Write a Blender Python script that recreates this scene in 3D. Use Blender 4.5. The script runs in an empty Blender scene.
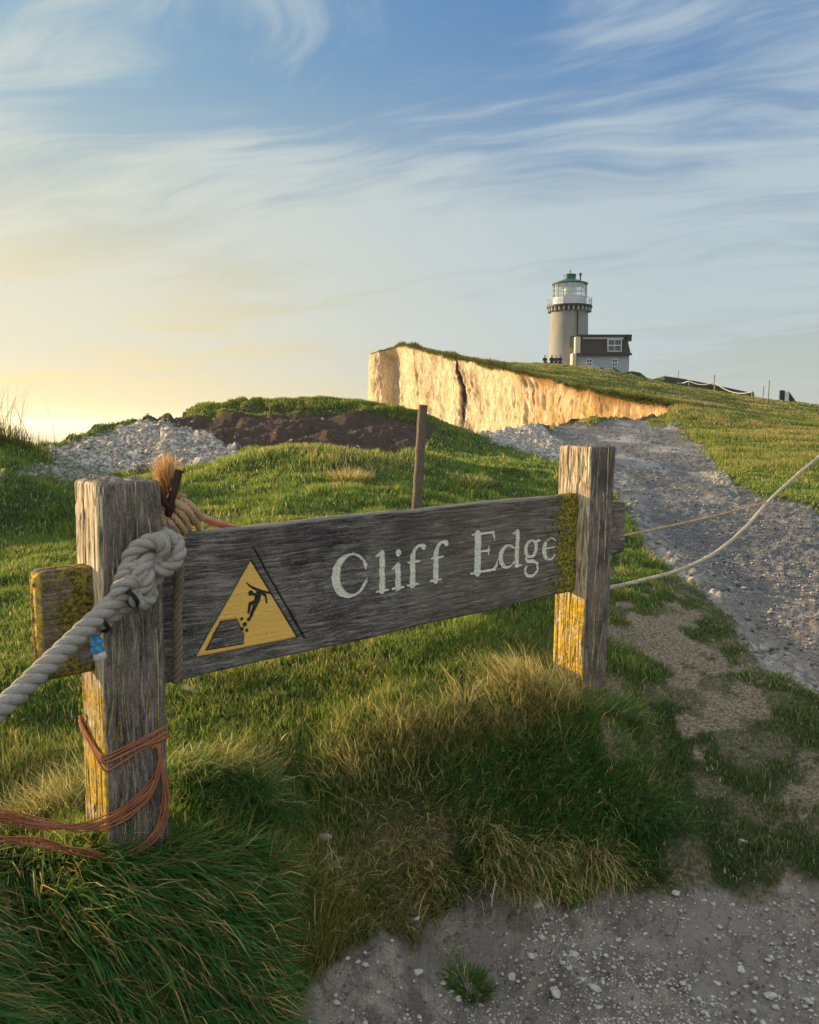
import bpy, bmesh, math, random
import numpy as np
from mathutils import Vector, Matrix

rng = np.random.default_rng(7)
random.seed(7)
SC = bpy.context.scene
COL = SC.collection
R = math.radians

# ------------------------------------------------------------------ camera
F_PX = 819.0
PITCH = math.atan(87 / 819)
CAM_Z = 1.5
cam_d = bpy.data.cameras.new('camera')
cam = bpy.data.objects.new('camera', cam_d)
COL.objects.link(cam)
cam_d.sensor_fit = 'VERTICAL'
cam_d.sensor_height = 36
cam_d.sensor_width = 36
cam_d.lens = 36 * F_PX / 1024
cam_d.clip_start = 0.05
cam_d.clip_end = 60000
cam.location = (0, 0, CAM_Z)
cam.rotation_euler = (math.pi / 2 - PITCH, 0, 0)
SC.camera = cam

# ------------------------------------------------------------------ light
SUN_AZ = R(63)      # to the left of straight ahead
SUN_EL = R(11.5)
sun_vec = Vector((-math.sin(SUN_AZ) * math.cos(SUN_EL), math.cos(SUN_AZ) * math.cos(SUN_EL), math.sin(SUN_EL)))
sd = bpy.data.lights.new('sun', 'SUN')
sd.energy = 5.0
sd.angle = R(0.6)
sd.color = (1.0, 0.70, 0.36)
so = bpy.data.objects.new('sun', sd)
so.rotation_euler = sun_vec.to_track_quat('Z', 'Y').to_euler()
COL.objects.link(so)

SC.view_settings.view_transform = 'Standard'
SC.view_settings.look = 'None'
SC.view_settings.gamma = 1
SC.view_settings.exposure = 0.97
SC.cycles.max_bounces = 6
SC.cycles.diffuse_bounces = 3
SC.cycles.glossy_bounces = 2
SC.cycles.transmission_bounces = 3
SC.cycles.transparent_max_bounces = 6
SC.cycles.caustics_reflective = False
SC.cycles.caustics_refractive = False


class NT:
    """small helper for writing node trees"""
    def __init__(self, tree):
        self.t = tree
        self.t.nodes.clear()

    def n(self, kind, ins=None, **props):
        nd = self.t.nodes.new(kind)
        for k, v in props.items():
            setattr(nd, k, v)
        for k, v in (ins or {}).items():
            s = nd.inputs[k]
            if isinstance(v, bpy.types.NodeSocket):
                self.t.links.new(v, s)
            elif isinstance(v, bpy.types.Node):
                self.t.links.new(v.outputs[0], s)
            else:
                s.default_value = v
        return nd

    def math(self, op, a, b=None, c=None, clamp=False):
        d = {0: a}
        if b is not None: d[1] = b
        if c is not None: d[2] = c
        return self.n('ShaderNodeMath', d, operation=op, use_clamp=clamp).outputs[0]

    def mix(self, fac, a, b, blend='MIX'):
        nd = self.t.nodes.new('ShaderNodeMix')
        nd.data_type = 'RGBA'
        nd.blend_type = blend
        for s, v in ((nd.inputs[0], fac), (nd.inputs[6], a), (nd.inputs[7], b)):
            if isinstance(v, bpy.types.NodeSocket): self.t.links.new(v, s)
            elif isinstance(v, (int, float)): s.default_value = v
            else: s.default_value = (*v[:3], 1)
        return nd.outputs[2]

    def ramp(self, fac, stops, interp='LINEAR'):
        nd = self.t.nodes.new('ShaderNodeValToRGB')
        nd.color_ramp.interpolation = interp
        e = nd.color_ramp.elements
        while len(e) < len(stops): e.new(0.5)
        for i, (p, c) in enumerate(stops):
            e[i].position = p
            e[i].color = (c, c, c, 1) if isinstance(c, (int, float)) else (*c[:3], 1)
        self.t.links.new(fac, nd.inputs[0])
        return nd.outputs[0]

    def noise(self, vec, scale, detail=4, rough=0.55, dist=0.0, out=0):
        d = {'Scale': scale, 'Detail': detail, 'Roughness': rough, 'Distortion': dist}
        if vec is not None: d['Vector'] = vec
        return self.n('ShaderNodeTexNoise', d).outputs[out]

    def mapr(self, v, a, b, c=0.0, d=1.0, smooth=True):
        return self.n('ShaderNodeMapRange', {0: v, 1: a, 2: b, 3: c, 4: d},
                      interpolation_type='SMOOTHSTEP' if smooth else 'LINEAR').outputs[0]

    def stretch(self, vec, s, rot=(0, 0, 0), loc=(0, 0, 0)):
        return self.n('ShaderNodeMapping', {'Vector': vec, 'Scale': s, 'Rotation': rot, 'Location': loc}).outputs[0]


def mat(name, fn):
    m = bpy.data.materials.new(name)
    m.use_nodes = True
    t = NT(m.node_tree)
    surf = fn(t)
    out = t.n('ShaderNodeOutputMaterial')
    t.t.links.new(surf if isinstance(surf, bpy.types.NodeSocket) else surf.outputs[0], out.inputs[0])
    return m


def principled(t, col, rough=0.8, bump=None, bstr=0.3, bdist=0.01, spec=0.3, metal=0.0):
    d = {'Base Color': col if isinstance(col, bpy.types.NodeSocket) else (*col[:3], 1), 'Roughness': rough,
         'Specular IOR Level': spec, 'Metallic': metal}
    if bump is not None:
        d['Normal'] = t.n('ShaderNodeBump', {'Height': bump, 'Strength': bstr, 'Distance': bdist}).outputs[0]
    return t.n('ShaderNodeBsdfPrincipled', d)


def plain(name, col, rough=0.7, metal=0.0, var=0.12, scale=20.0, spec=0.3):
    def fn(t):
        tc = t.n('ShaderNodeTexCoord').outputs['Object']
        nz = t.noise(tc, scale, 5, 0.6)
        c = t.mix(nz, [x * (1 - var * 2) for x in col], [min(1, x * (1 + var * 2)) for x in col])
        return principled(t, c, rough, nz, 0.3, 0.5 / scale, spec, metal)
    return mat(name, fn)


# ------------------------------------------------------------------ sky
world = bpy.data.worlds.new('World')
SC.world = world
world.use_nodes = True
SKY_STRENGTH = 0.11
wt = NT(world.node_tree)
sky = wt.n('ShaderNodeTexSky')
sky.sky_type = 'NISHITA'
sky.sun_disc = False
sky.sun_elevation = SUN_EL
sky.sun_rotation = -SUN_AZ
sky.altitude = 0
sky.air_density = 1.0
sky.dust_density = 1.6
sky.ozone_density = 2.5
wdir = wt.n('ShaderNodeNewGeometry').outputs['Incoming']
wneg = wt.n('ShaderNodeVectorMath', {0: wdir, 1: (-1, -1, -1)}, operation='MULTIPLY').outputs[0]
sep = wt.n('ShaderNodeSeparateXYZ', {0: wneg})
dx, dy, dz = sep.outputs
# warm haze low in the sky, strongest towards the sun
sdot = wt.n('ShaderNodeVectorMath', {0: wneg, 1: (-math.sin(SUN_AZ), math.cos(SUN_AZ), 0)}, operation='DOT_PRODUCT').outputs['Value']
tosun = wt.mapr(sdot, 0.15, 1.0, 0, 1)
low = wt.mapr(dz, -0.02, 0.52, 1, 0)
low2 = wt.mapr(dz, 0.0, 0.40, 1, 0)
blue = wt.mapr(dz, 0.02, 0.55)
clear = wt.mix(.72, sky.outputs[0], wt.mix(tosun, (.26, .92, 2.2), (.66, 1.65, 2.15)))
clear = wt.mix(wt.math('MULTIPLY', low, 0.75), clear, (2.2, 2.75, 2.75))
warm = wt.mix(wt.math('MULTIPLY', low2, wt.math('ADD', wt.math('MULTIPLY', tosun, 1.0), 0.22), clamp=True),
              clear, (4.2, 3.5, 1.95))
# thin cirrus drawn out by the wind, laid on a plane high above
zz = wt.math('ADD', wt.math('MAXIMUM', dz, 0.0), 0.10)
px_ = wt.math('DIVIDE', dx, zz)
py_ = wt.math('DIVIDE', dy, zz)
cp = wt.n('ShaderNodeCombineXYZ', {0: px_, 1: py_, 2: 0.0}).outputs[0]
warpc = wt.n('ShaderNodeTexNoise', {'Vector': cp, 'Scale': 0.55, 'Detail': 3.0, 'Roughness': 0.5}).outputs['Color']
wv = wt.n('ShaderNodeVectorMath', {0: warpc, 1: (0.5, 0.5, 0.5)}, operation='SUBTRACT').outputs[0]
wv = wt.n('ShaderNodeVectorMath', {0: wv, 'Scale': 1.5}, operation='SCALE').outputs[0]
cpw = wt.n('ShaderNodeVectorMath', {0: cp, 1: wv}, operation='ADD').outputs[0]
st1 = wt.stretch(wt.stretch(cpw, (1, 1, 1), rot=(0, 0, R(-142))), (0.40, 1.25, 1), loc=(3.1, 1.7, 0))
c1 = wt.noise(st1, 1.15, 8, 0.56, 0.3)
st2 = wt.stretch(wt.stretch(cpw, (1, 1, 1), rot=(0, 0, R(-158))), (0.8, 3.4, 1), loc=(7.3, 4.1, 0))
c2 = wt.noise(st2, 1.7, 8, 0.62, 0.2)
big = wt.noise(wt.stretch(cp, (0.5, 0.7, 1), loc=(1.3, 0.4, 0)), 0.9, 3, 0.5)
cl = wt.math('ADD', wt.math('MULTIPLY', c1, 0.52), wt.math('MULTIPLY', c2, 0.48))
cl = wt.math('ADD', cl, wt.math('MULTIPLY', wt.math('SUBTRACT', big, 0.44), 1.1))
cm = wt.mapr(cl, 0.39, 0.62)
cm = wt.math('MULTIPLY', cm, wt.mapr(dz, 0.0, 0.10))
ccol = wt.mix(tosun, (2.5, 2.95, 3.15), (3.6, 3.6, 3.0))
withc = wt.mix(wt.math('MULTIPLY', cm, 0.72), warm, ccol)
# fill light added: unseen sky overhead and behind brightened to lift the shade
fill_sky = wt.math('MAXIMUM', wt.mapr(dz, .50, .78), wt.math('MULTIPLY', wt.mapr(dy, .1, -.5), wt.mapr(dz, .05, .3)))
withc = wt.mix(wt.math('MULTIPLY', fill_sky, .54), withc, (5.6, 5.7, 5.6))
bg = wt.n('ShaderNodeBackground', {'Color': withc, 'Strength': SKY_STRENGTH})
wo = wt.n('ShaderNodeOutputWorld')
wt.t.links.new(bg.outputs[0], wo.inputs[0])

# ------------------------------------------------------------------ numbers: noise, projection, surveying
def _hash(ix, iy, iz, seed):
    h = (ix.astype(np.int64) * 374761393 + iy.astype(np.int64) * 668265263 + iz.astype(np.int64) * 2147483647 + seed * 974634777) & 0xffffffff
    h = ((h ^ (h >> 13)) * 1274126177) & 0xffffffff
    h = h ^ (h >> 16)
    return (h & 0xffffff) / float(0xffffff)


def vnoise(x, y, z=0.0, seed=0):
    x, y, z = np.broadcast_arrays(np.asarray(x, float), np.asarray(y, float), np.asarray(z, float))
    fx, fy, fz = np.floor(x), np.floor(y), np.floor(z)
    tx, ty, tz = x - fx, y - fy, z - fz
    ux, uy, uz = [t * t * t * (t * (6 * t - 15) + 10) for t in (tx, ty, tz)]
    r = 0
    for a in (0, 1):
        wa = ux if a else 1 - ux
        for b in (0, 1):
            wb = uy if b else 1 - uy
            for c in (0, 1):
                wc = uz if c else 1 - uz
                r = r + wa * wb * wc * _hash(fx + a, fy + b, fz + c, seed)
    return r * 2 - 1


def fbm(x, y, z=0.0, oct=4, seed=0, gain=0.5):
    s, a, f = 0, 1.0, 1.0
    for k in range(oct):
        s = s + a * vnoise(np.asarray(x) * f + 13.7 * k, np.asarray(y) * f - 7.1 * k, np.asarray(z) * f, seed + k)
        a *= gain
        f *= 2.03
    return s


CP, SP = math.cos(PITCH), math.sin(PITCH)


def at(px, py, Y):
    """the point seen at (px, py) in the photograph at depth Y metres"""
    x, y = (px - 409.5) / F_PX, (512 - py) / F_PX
    r = np.array([x, CP + y * SP, -SP + y * CP])
    r = r / r[1] * Y
    return Vector((r[0], Y, r[2] + CAM_Z))


def project(X, Y, Z):
    zc = Z - CAM_Z
    d = Y * CP - zc * SP
    v = Y * SP + zc * CP
    return 409.5 + F_PX * X / d, 512 - F_PX * v / d


def smooth(a, b, x):
    t = np.clip((x - a) / (b - a), 0, 1)
    return t * t * (3 - 2 * t)


def poly_sd(px, py, poly):
    """signed distance to a polygon, positive inside"""
    P = np.array(poly, float)
    Q = np.roll(P, -1, 0)
    d = np.full(px.shape, 1e18)
    inside = np.zeros(px.shape, bool)
    for (ax, ay), (bx, by) in zip(P, Q):
        ex, ey = bx - ax, by - ay
        t = np.clip(((px - ax) * ex + (py - ay) * ey) / (ex * ex + ey * ey + 1e-12), 0, 1)
        d = np.minimum(d, (px - ax - t * ex) ** 2 + (py - ay - t * ey) ** 2)
        if ay != by:
            c = ((ay > py) != (by > py)) & (px < ex * (py - ay) / (by - ay) + ax)
            inside ^= c
    d = np.sqrt(d)
    return np.where(inside, d, -d)


# ------------------------------------------------------------------ objects and custom properties
def tag(o, label=None, cat=None, group=None, kind=None):
    if label: o['label'] = label
    if cat: o['category'] = cat
    if group: o['group'] = group
    if kind: o['kind'] = kind
    return o


def empty(name, loc, label=None, cat=None, group=None, rz=0.0):
    o = bpy.data.objects.new(name, None)
    o.empty_display_size = 0.1
    COL.objects.link(o)
    o.location = loc
    o.rotation_euler = (0, 0, rz)
    return tag(o, label, cat, group)


def link_mesh(name, me, material=None, parent=None, loc=None, smooth_=True):
    o = bpy.data.objects.new(name, me)
    COL.objects.link(o)
    if material is not None and len(me.materials) == 0:
        for m in (material if isinstance(material, (list, tuple)) else [material]):
            me.materials.append(m)
    if smooth_:
        me.polygons.foreach_set('use_smooth', np.ones(len(me.polygons), bool))
    if parent is not None:
        o.parent = parent
        bpy.context.view_layer.update()
        o.matrix_parent_inverse = parent.matrix_world.inverted()
        if parent.parent is None and parent.type == 'EMPTY':
            pass
    if loc is not None: o.location = loc
    return o


def np_mesh(name, V, loops, starts, totals):
    me = bpy.data.meshes.new(name)
    me.vertices.add(len(V))
    me.vertices.foreach_set('co', np.ascontiguousarray(V, np.float32).ravel())
    me.loops.add(len(loops))
    me.loops.foreach_set('vertex_index', np.ascontiguousarray(loops, np.int32))
    me.polygons.add(len(starts))
    me.polygons.foreach_set('loop_start', np.ascontiguousarray(starts, np.int32))
    try:
        me.polygons.foreach_set('loop_total', np.ascontiguousarray(totals, np.int32))
    except Exception:
        pass
    me.update(calc_edges=True)
    return me


def quad_mesh(name, V, Fq):
    Fq = np.asarray(Fq).reshape(-1, 4)
    return np_mesh(name, V, Fq.ravel(), np.arange(len(Fq)) * 4, np.full(len(Fq), 4))


def grid_faces(nr, nc, wrap=False, keep=None, base=0):
    r = np.arange(nr - 1)[:, None]
    c = np.arange(nc if wrap else nc - 1)[None, :]
    c1 = (c + 1) % nc
    f = np.stack([r * nc + c, r * nc + c1, (r + 1) * nc + c1, (r + 1) * nc + c], -1)
    if keep is not None: f = f[keep]
    return f.reshape(-1, 4) + base


def color_attr(me, name, arr):
    a = me.color_attributes.new(name, 'FLOAT_COLOR', 'POINT')
    full = np.ones((len(me.vertices), 4), np.float32)
    full[:, :arr.shape[1]] = arr
    a.data.foreach_set('color', full.ravel())


class MB:
    """collects tubes, boxes and lathes, then links them as one mesh object"""
    def __init__(self):
        self.v, self.f = [], []

    def add(self, V, Fs):
        b = len(self.v)
        self.v += [tuple(p) for p in V]
        self.f += [tuple(i + b for i in f) for f in Fs]
        return self

    def box(self, lo, hi, mtx=None, bevel=0.0):
        (x0, y0, z0), (x1, y1, z1) = lo, hi
        b = min(bevel, (x1 - x0) * .45, (y1 - y0) * .45, (z1 - z0) * .45)
        if b <= 0:
            V = [Vector(p) for p in ((x0, y0, z0), (x1, y0, z0), (x1, y1, z0), (x0, y1, z0), (x0, y0, z1), (x1, y0, z1), (x1, y1, z1), (x0, y1, z1))]
            Fs = [(0, 3, 2, 1), (4, 5, 6, 7), (0, 1, 5, 4), (1, 2, 6, 5), (2, 3, 7, 6), (3, 0, 4, 7)]
        else:
            bm = bmesh.new()
            bmesh.ops.create_cube(bm, size=1)
            for v in bm.verts:
                v.co = Vector(((x0 + x1) / 2 + v.co.x * (x1 - x0), (y0 + y1) / 2 + v.co.y * (y1 - y0), (z0 + z1) / 2 + v.co.z * (z1 - z0)))
            bmesh.ops.bevel(bm, geom=bm.edges[:], offset=b, segments=2, profile=0.6, affect='EDGES')
            bm.verts.index_update()
            V = [v.co.copy() for v in bm.verts]
            Fs = [tuple(v.index for v in f.verts) for f in bm.faces]
            bm.free()
        if mtx is not None: V = [mtx @ v for v in V]
        return self.add(V, Fs)

    def lathe(self, prof, seg=24, center=(0, 0, 0), caps=True):
        V, Fs = [], []
        for r, z in prof:
            for k in range(seg):
                a = 2 * math.pi * k / seg
                V.append((center[0] + r * math.cos(a), center[1] + r * math.sin(a), center[2] + z))
        for i in range(len(prof) - 1):
            for k in range(seg):
                k1 = (k + 1) % seg
                Fs.append((i * seg + k, i * seg + k1, (i + 1) * seg + k1, (i + 1) * seg + k))
        if caps:
            Fs.append(tuple(range(seg))[::-1])
            Fs.append(tuple((len(prof) - 1) * seg + k for k in range(seg)))
        return self.add(V, Fs)

    def tube(self, pts, rad, seg=8, caps=True):
        pts = [Vector(p) for p in pts]
        n = len(pts)
        rads = rad if hasattr(rad, '__len__') else [rad] * n
        fr = frames(pts)
        V, Fs = [], []
        for p, (T, N, B), r in zip(pts, fr, rads):
            for k in range(seg):
                a = 2 * math.pi * k / seg
                V.append(p + (N * math.cos(a) + B * math.sin(a)) * r)
        for i in range(n - 1):
            for k in range(seg):
                k1 = (k + 1) % seg
                Fs.append((i * seg + k, i * seg + k1, (i + 1) * seg + k1, (i + 1) * seg + k))
        if caps:
            Fs.append(tuple(range(seg))[::-1])
            Fs.append(tuple((n - 1) * seg + k for k in range(seg)))
        return self.add(V, Fs)

    def build(self, name, material, parent=None, smooth_=True, sharp=40):
        me = bpy.data.meshes.new(name)
        me.from_pydata(self.v, [], self.f)
        o = link_mesh(name, me, material, parent, smooth_=smooth_)
        if smooth_ and sharp:
            bm = bmesh.new(); bm.from_mesh(me)
            bmesh.ops.recalc_face_normals(bm, faces=bm.faces[:])
            for e in bm.edges:
                if len(e.link_faces) == 2 and e.calc_face_angle(0) > R(sharp): e.smooth = False
            bm.to_mesh(me); bm.free()
        return o


def frames(pts):
    n = len(pts)
    out = []
    N = None
    for i in range(n):
        T = (pts[min(i + 1, n - 1)] - pts[max(i - 1, 0)])
        T = T.normalized() if T.length > 1e-9 else Vector((0, 0, 1))
        if N is None:
            a = Vector((0, 0, 1)) if abs(T.z) < 0.9 else Vector((1, 0, 0))
            N = T.cross(a).normalized()
        else:
            N = (N - T * N.dot(T))
            N = N.normalized() if N.length > 1e-6 else T.orthogonal().normalized()
        out.append((T, N, T.cross(N)))
    return out


def spline(ctrl, step):
    """Catmull-Rom through ctrl, resampled about every step metres"""
    P = [Vector(c) for c in ctrl]
    P = [P[0] * 2 - P[1]] + P + [P[-1] * 2 - P[-2]]
    out = []
    for i in range(1, len(P) - 2):
        n = max(2, int((P[i + 1] - P[i]).length / step))
        for k in range(n):
            t = k / n
            a, b, c, d = P[i - 1], P[i], P[i + 1], P[i + 2]
            out.append(0.5 * ((2 * b) + (c - a) * t + (2 * a - 5 * b + 4 * c - d) * t * t + (3 * b - a - 3 * c + d) * t ** 3))
    out.append(P[-2])
    return out


def rope_mb(path, radius, pitch=None, strands=3, seg=8, mb=None, taper_end=False):
    """laid rope: strands twisted round the path"""
    mb = mb or MB()
    pitch = pitch or radius * 5.2
    fr = frames(path)
    L = [0]
    for a, b in zip(path, path[1:]): L.append(L[-1] + (b - a).length)
    for s in range(strands):
        pts = []
        for p, (T, N, B), l in zip(path, fr, L):
            a = 2 * math.pi * (l / pitch + s / strands)
            off = radius * 0.50
            pts.append(p + (N * math.cos(a) + B * math.sin(a)) * off)
        mb.tube(pts, radius * 0.54, seg)
    return mb
# ------------------------------------------------------------------ terrain
# survey of the ground: (px, py, depth) read off the photograph, or ('z', px, depth, height)
G = [
    # trodden dirt in front
    (820, 1020, 2.1), (600, 1000, 2.15), (400, 1000, 2.15), (300, 1010, 2.02), (120, 960, 2.0), (0, 960, 2.0),
    ('z', 409, 1.2, -.03), ('z', 900, 1.2, -.04), ('z', -100, 1.2, .15), ('z', 409, .6, -.03), ('z', 1600, .6, 0), ('z', -800, .6, .3), ('z', 1500, 2.2, .02),
    ('z', 1500, 4, .2), ('z', -900, 2.2, .30), ('z', -900, 4, .52), ('z', -450, 2.4, .32), ('z', -300, 3.4, .44),
    (480, 895, 2.62), (560, 905, 2.58), (640, 885, 2.7), (720, 850, 2.85), (819, 800, 3.05),
    # grass round the left post
    (125, 855, 2.3), (0, 858, 2.35), (-150, 860, 2.35), (250, 870, 2.3), (300, 870, 2.35), (340, 955, 2.22), (400, 905, 2.45),
    (180, 790, 2.5), (230, 790, 2.55), (270, 800, 2.6), (200, 770, 2.68), (120, 770, 2.75), (300, 815, 2.6),
    (102, 852, 2.12), (160, 842, 2.25), (60, 850, 2.18), (200, 850, 2.3), ('z', -150, 1.85, .50), ('z', -330, 1.85, .62), ('z', -150, 2.5, .33), ('z', -120, 1.45, .22),  # heights at the end add an unseen hummock that shades the left grass
    # the ridge between the posts
    (380, 755, 2.85), (440, 735, 2.95), (540, 712, 3.2), (575, 705, 3.45), (500, 745, 3.0), (560, 760, 3.0), (620, 740, 3.15),
    (440, 830, 2.66), (520, 822, 2.82), (600, 820, 2.88), (650, 760, 3.25), (700, 820, 2.95), (480, 855, 2.66), (560, 860, 2.72), (620, 858, 2.78),
    (680, 700, 3.7), (760, 720, 3.6), (819, 705, 3.8), (740, 640, 4.6), (700, 590, 5.5), (640, 540, 7), (819, 620, 4.9), (760, 565, 6.4),
    (819, 508, 9.6), (700, 470, 15), (640, 430, 27), (600, 421, 31), (560, 424, 29), (540, 455, 16.5), (600, 470, 13.5), (620, 500, 9.5), (1000, 520, 9), (1000, 640, 4.6),
    (1300, 560, 6),
    # behind the sign
    (400, 625, 4.0), (250, 690, 3.3), (60, 690, 3.35), (0, 625, 4.3), (150, 620, 4.3), (20, 525, 6.8), (150, 505, 7.4), (300, 545, 5.6), (480, 555, 5.6),
    (530, 480, 10.5), (540, 530, 6.9), (415, 520, 6.9), (350, 500, 7.3), (-200, 520, 6.8), (-200, 640, 4.2), (-600, 480, 8),
    # mound behind the sign, scree and eroded bank beyond
    (240, 478, 8.6), (225, 472, 9.2), (260, 454, 9.9), (330, 453, 10.2), (400, 460, 10.0), (450, 475, 9.6), (500, 468, 11.8),
    (150, 420, 17.2), (100, 433, 15.6), (60, 450, 13.5), (150, 470, 11.0), (215, 465, 11.6), (230, 452, 13.0), (0, 447, 8.8), (25, 455, 8.5), (60, 482, 8.3), (100, 478, 9.5),
    (-80, 427, 9.0), (-300, 410, 10), (-700, 400, 11),
    (300, 447, 14.0), (400, 446, 14.2), (240, 446, 14.2), (170, 421, 17.0), (200, 412, 17.0), (260, 408, 17.2), (310, 405, 17.4), (350, 405, 17.4), (395, 409, 17.4), (440, 424, 17.6), (475, 438, 17.9), (500, 452, 17.2),
    (465, 431, 22), (500, 430, 24), (530, 427, 26),
    (650, 417.5, 34.5), (620, 418, 32.5), (672, 414, 35), (590, 419, 31),
    # headland
    ('z', 395, 125, 9.2), (395, 345.5, 90), (369, 354, 97), (457, 356.5, 75), (504, 365, 66), (545, 373.5, 58), (591, 384, 50), (621, 393, 44), (644, 398.5, 40), (660, 402, 38), (673, 406, 36.5),
    (509, 363, 100), (545, 366, 118), (565, 367.5, 124), (610, 372.5, 122), (632, 376.5, 116), (667, 383, 105), (700, 389.5, 95), (749, 397, 86), (785,402,81), (819, 406, 78), (1000, 425, 70), (1500, 440, 60),
    (700, 402, 50), (760, 415, 40), (819, 428, 32), (819, 468, 15.5), (745, 440, 23), (700, 420, 33), (1000, 450, 25), (1000, 480, 14), (1500, 480, 14),
    ('z', 440, 100, 9.1), ('z', 480, 95, 8.5), ('z', 440, 125, 8.4), ('z', 369, 150, 7.5), ('z', 600, 200, 5.0), ('z', 819, 180, -2.0), ('z', 1500, 180, -4), ('z', 700, 150, 3.5),
]
ctrl = []
for g in G:
    if g[0] == 'z':
        ctrl.append(((g[1] - 409.5) / F_PX, math.log(g[2]), g[3]))
    else:
        p = at(*g)
        ctrl.append((p.x / p.y, math.log(p.y), p.z))
ctrl = np.array(ctrl)
UK = 1.6


def _phi(d2):
    return 0.5 * d2 * np.log(d2 + 1e-12)


def tps_fit(c, reg=2e-4):
    A = np.stack([c[:, 0] * UK, c[:, 1]], 1)
    n = len(A)
    K = _phi(((A[:, None] - A[None]) ** 2).sum(-1)) + np.eye(n) * reg
    Pm = np.hstack([np.ones((n, 1)), A])
    M = np.block([[K, Pm], [Pm.T, np.zeros((3, 3))]])
    # work with height relative to eye divided by depth, so far points weigh the same as near ones
    h = (c[:, 2] - CAM_Z) / np.exp(c[:, 1])
    return A, np.linalg.solve(M, np.concatenate([h, np.zeros(3)]))


TA, TW = tps_fit(ctrl)


def tps(u, v):
    u = np.asarray(u, float); v = np.asarray(v, float)
    sh = u.shape
    q = np.stack([u.ravel() * UK, v.ravel()], 1)
    out = np.empty(len(q))
    for i in range(0, len(q), 20000):
        b = q[i:i + 20000]
        out[i:i + 20000] = _phi(((b[:, None] - TA[None]) ** 2).sum(-1)) @ TW[:-3] + TW[-3] + b @ TW[-2:]
    return (out * np.exp(q[:, 1]) + CAM_Z).reshape(sh)


def upx(px): return (px - 409.5) / F_PX


U_TIP, U_CORNER, U_JOIN = upx(370), upx(395.5), upx(675)
NEAR_EDGE = [(-1600, 12.5), (0, 11.5), (40, 13.5), (100, 16.5), (150, 17.8), (430, 18.6), (470, 21.5), (505, 24.5), (535, 27.5), (560, 30), (600, 33), (675, 36)]


def edge_near(u):
    px = u * F_PX + 409.5
    e = np.interp(px, [a for a, b in NEAR_EDGE], [b for a, b in NEAR_EDGE])
    w = fbm(px / 9.0, 0 * px, 0, 3, 91) * 0.012 * smooth(680, 640, px)
    return e * (1 + w)


def edge_far(u):
    u0 = u
    u = np.maximum(u, U_TIP)
    p0, p1 = (upx(395.5) * 90, 90.0), (upx(675) * 36, 36.0)
    ex, ey = p1[0] - p0[0], p1[1] - p0[1]
    k = (u * p0[1] - p0[0]) / (ex - u * ey)
    Y = p0[1] + ey * k
    # face that turns away at the tip of the headland
    q0, q1 = (upx(370) * 97, 97.0), p0
    fx, fy = q1[0] - q0[0], q1[1] - q0[1]
    k2 = (u * q0[1] - q0[0]) / (fx - u * fy)
    Y2 = q0[1] + fy * k2
    Y = np.where(u < U_CORNER, Y2, Y)
    s = Y
    w = fbm(s / 7.0, 0 * s, 0, 4, 77) * 0.9
    w = w * smooth(U_JOIN, U_JOIN - 0.02, u) * smooth(U_TIP - .002, U_TIP + 0.01, u)
    Y = Y + w
    return np.where(u >= U_JOIN, 36.0, Y)


# columns share the headings, rows run outwards
us = np.concatenate([np.arange(-1.75, -0.545, 0.013), np.arange(-0.545, 0.545, 0.0021), np.arange(0.545, 1.76, 0.013)])
us = np.sort(np.append(us, [U_TIP, U_CORNER, U_JOIN]))
NC = len(us)
V0 = math.log(0.55)
NRN, NRF = 430, 150
VE = np.log(edge_near(us))
VF_END = math.log(260)
VD = np.log(edge_far(us))
tn = np.linspace(0, 1, NRN)[:, None]
tf = np.linspace(0, 1, NRF)[:, None]
vn = V0 + tn * (VE - V0)[None]
vf = VD[None] + tf * (VF_END - VD)[None]
un = np.broadcast_to(us, vn.shape)
uf = np.broadcast_to(us, vf.shape)
Yn, Yf = np.exp(vn), np.exp(vf)
Xn, Xf = un * Yn, uf * Yf
Zn, Zf = tps(un, vn), tps(uf, vf)
# what covers the ground, worked out once in plan from the surveyed outlines
PATH_MAIN = [(537, 440), (560, 424), (600, 417), (660, 414), (690, 436), (712, 460), (735, 482), (765, 494), (819, 512), (1100, 600), (1500, 700), (2200, 900), (2200, 1100),
             (1300, 900), (1000, 800), (819, 696), (778, 672), (750, 645), (722, 605), (690, 582), (655, 553), (628, 515), (608, 480), (580, 468), (552, 458)]
DIRT = [(-3000, 3000), (120, 1300), (235, 1060), (285, 1000), (330, 965), (385, 935), (430, 948), (455, 905), (500, 897), (560, 915), (640, 893), (690, 897), (740, 905), (780, 893), (830, 872),
        (930, 840), (1300, 900), (2200, 1100), (4000, 3000)]
SCREE = [(48, 452), (80, 438), (120, 426), (150, 417), (185, 420), (215, 436), (250, 446), (238, 456), (214, 466), (205, 478), (150, 484), (100, 482), (60, 470)]
STONY = [(50, 452), (110, 470), (110, 492), (40, 485), (0, 486), (0, 476), (50, 474)]
RUBBLE = [(462, 428), (540, 420), (556, 440), (600, 462), (600, 474), (566, 466), (520, 452), (492, 440)]
BANK = [(140, 420), (190, 405), (220, 402), (260, 404), (330, 405), (372, 406), (410, 413), (436, 427), (410, 456), (360, 456), (330, 456), (258, 452), (225, 444), (190, 430)]
BARE = [(640, 628), (675, 622), (690, 655), (740, 678), (760, 700), (745, 730), (700, 748), (672, 735), (690, 700), (660, 665)]
BARE2 = [(560, 560), (1, 1)]


def gs_(px, py, cx_, cy_, rx, ry):
    return np.exp(-(((px - cx_) / rx) ** 2 + ((py - cy_) / ry) ** 2))


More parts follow.
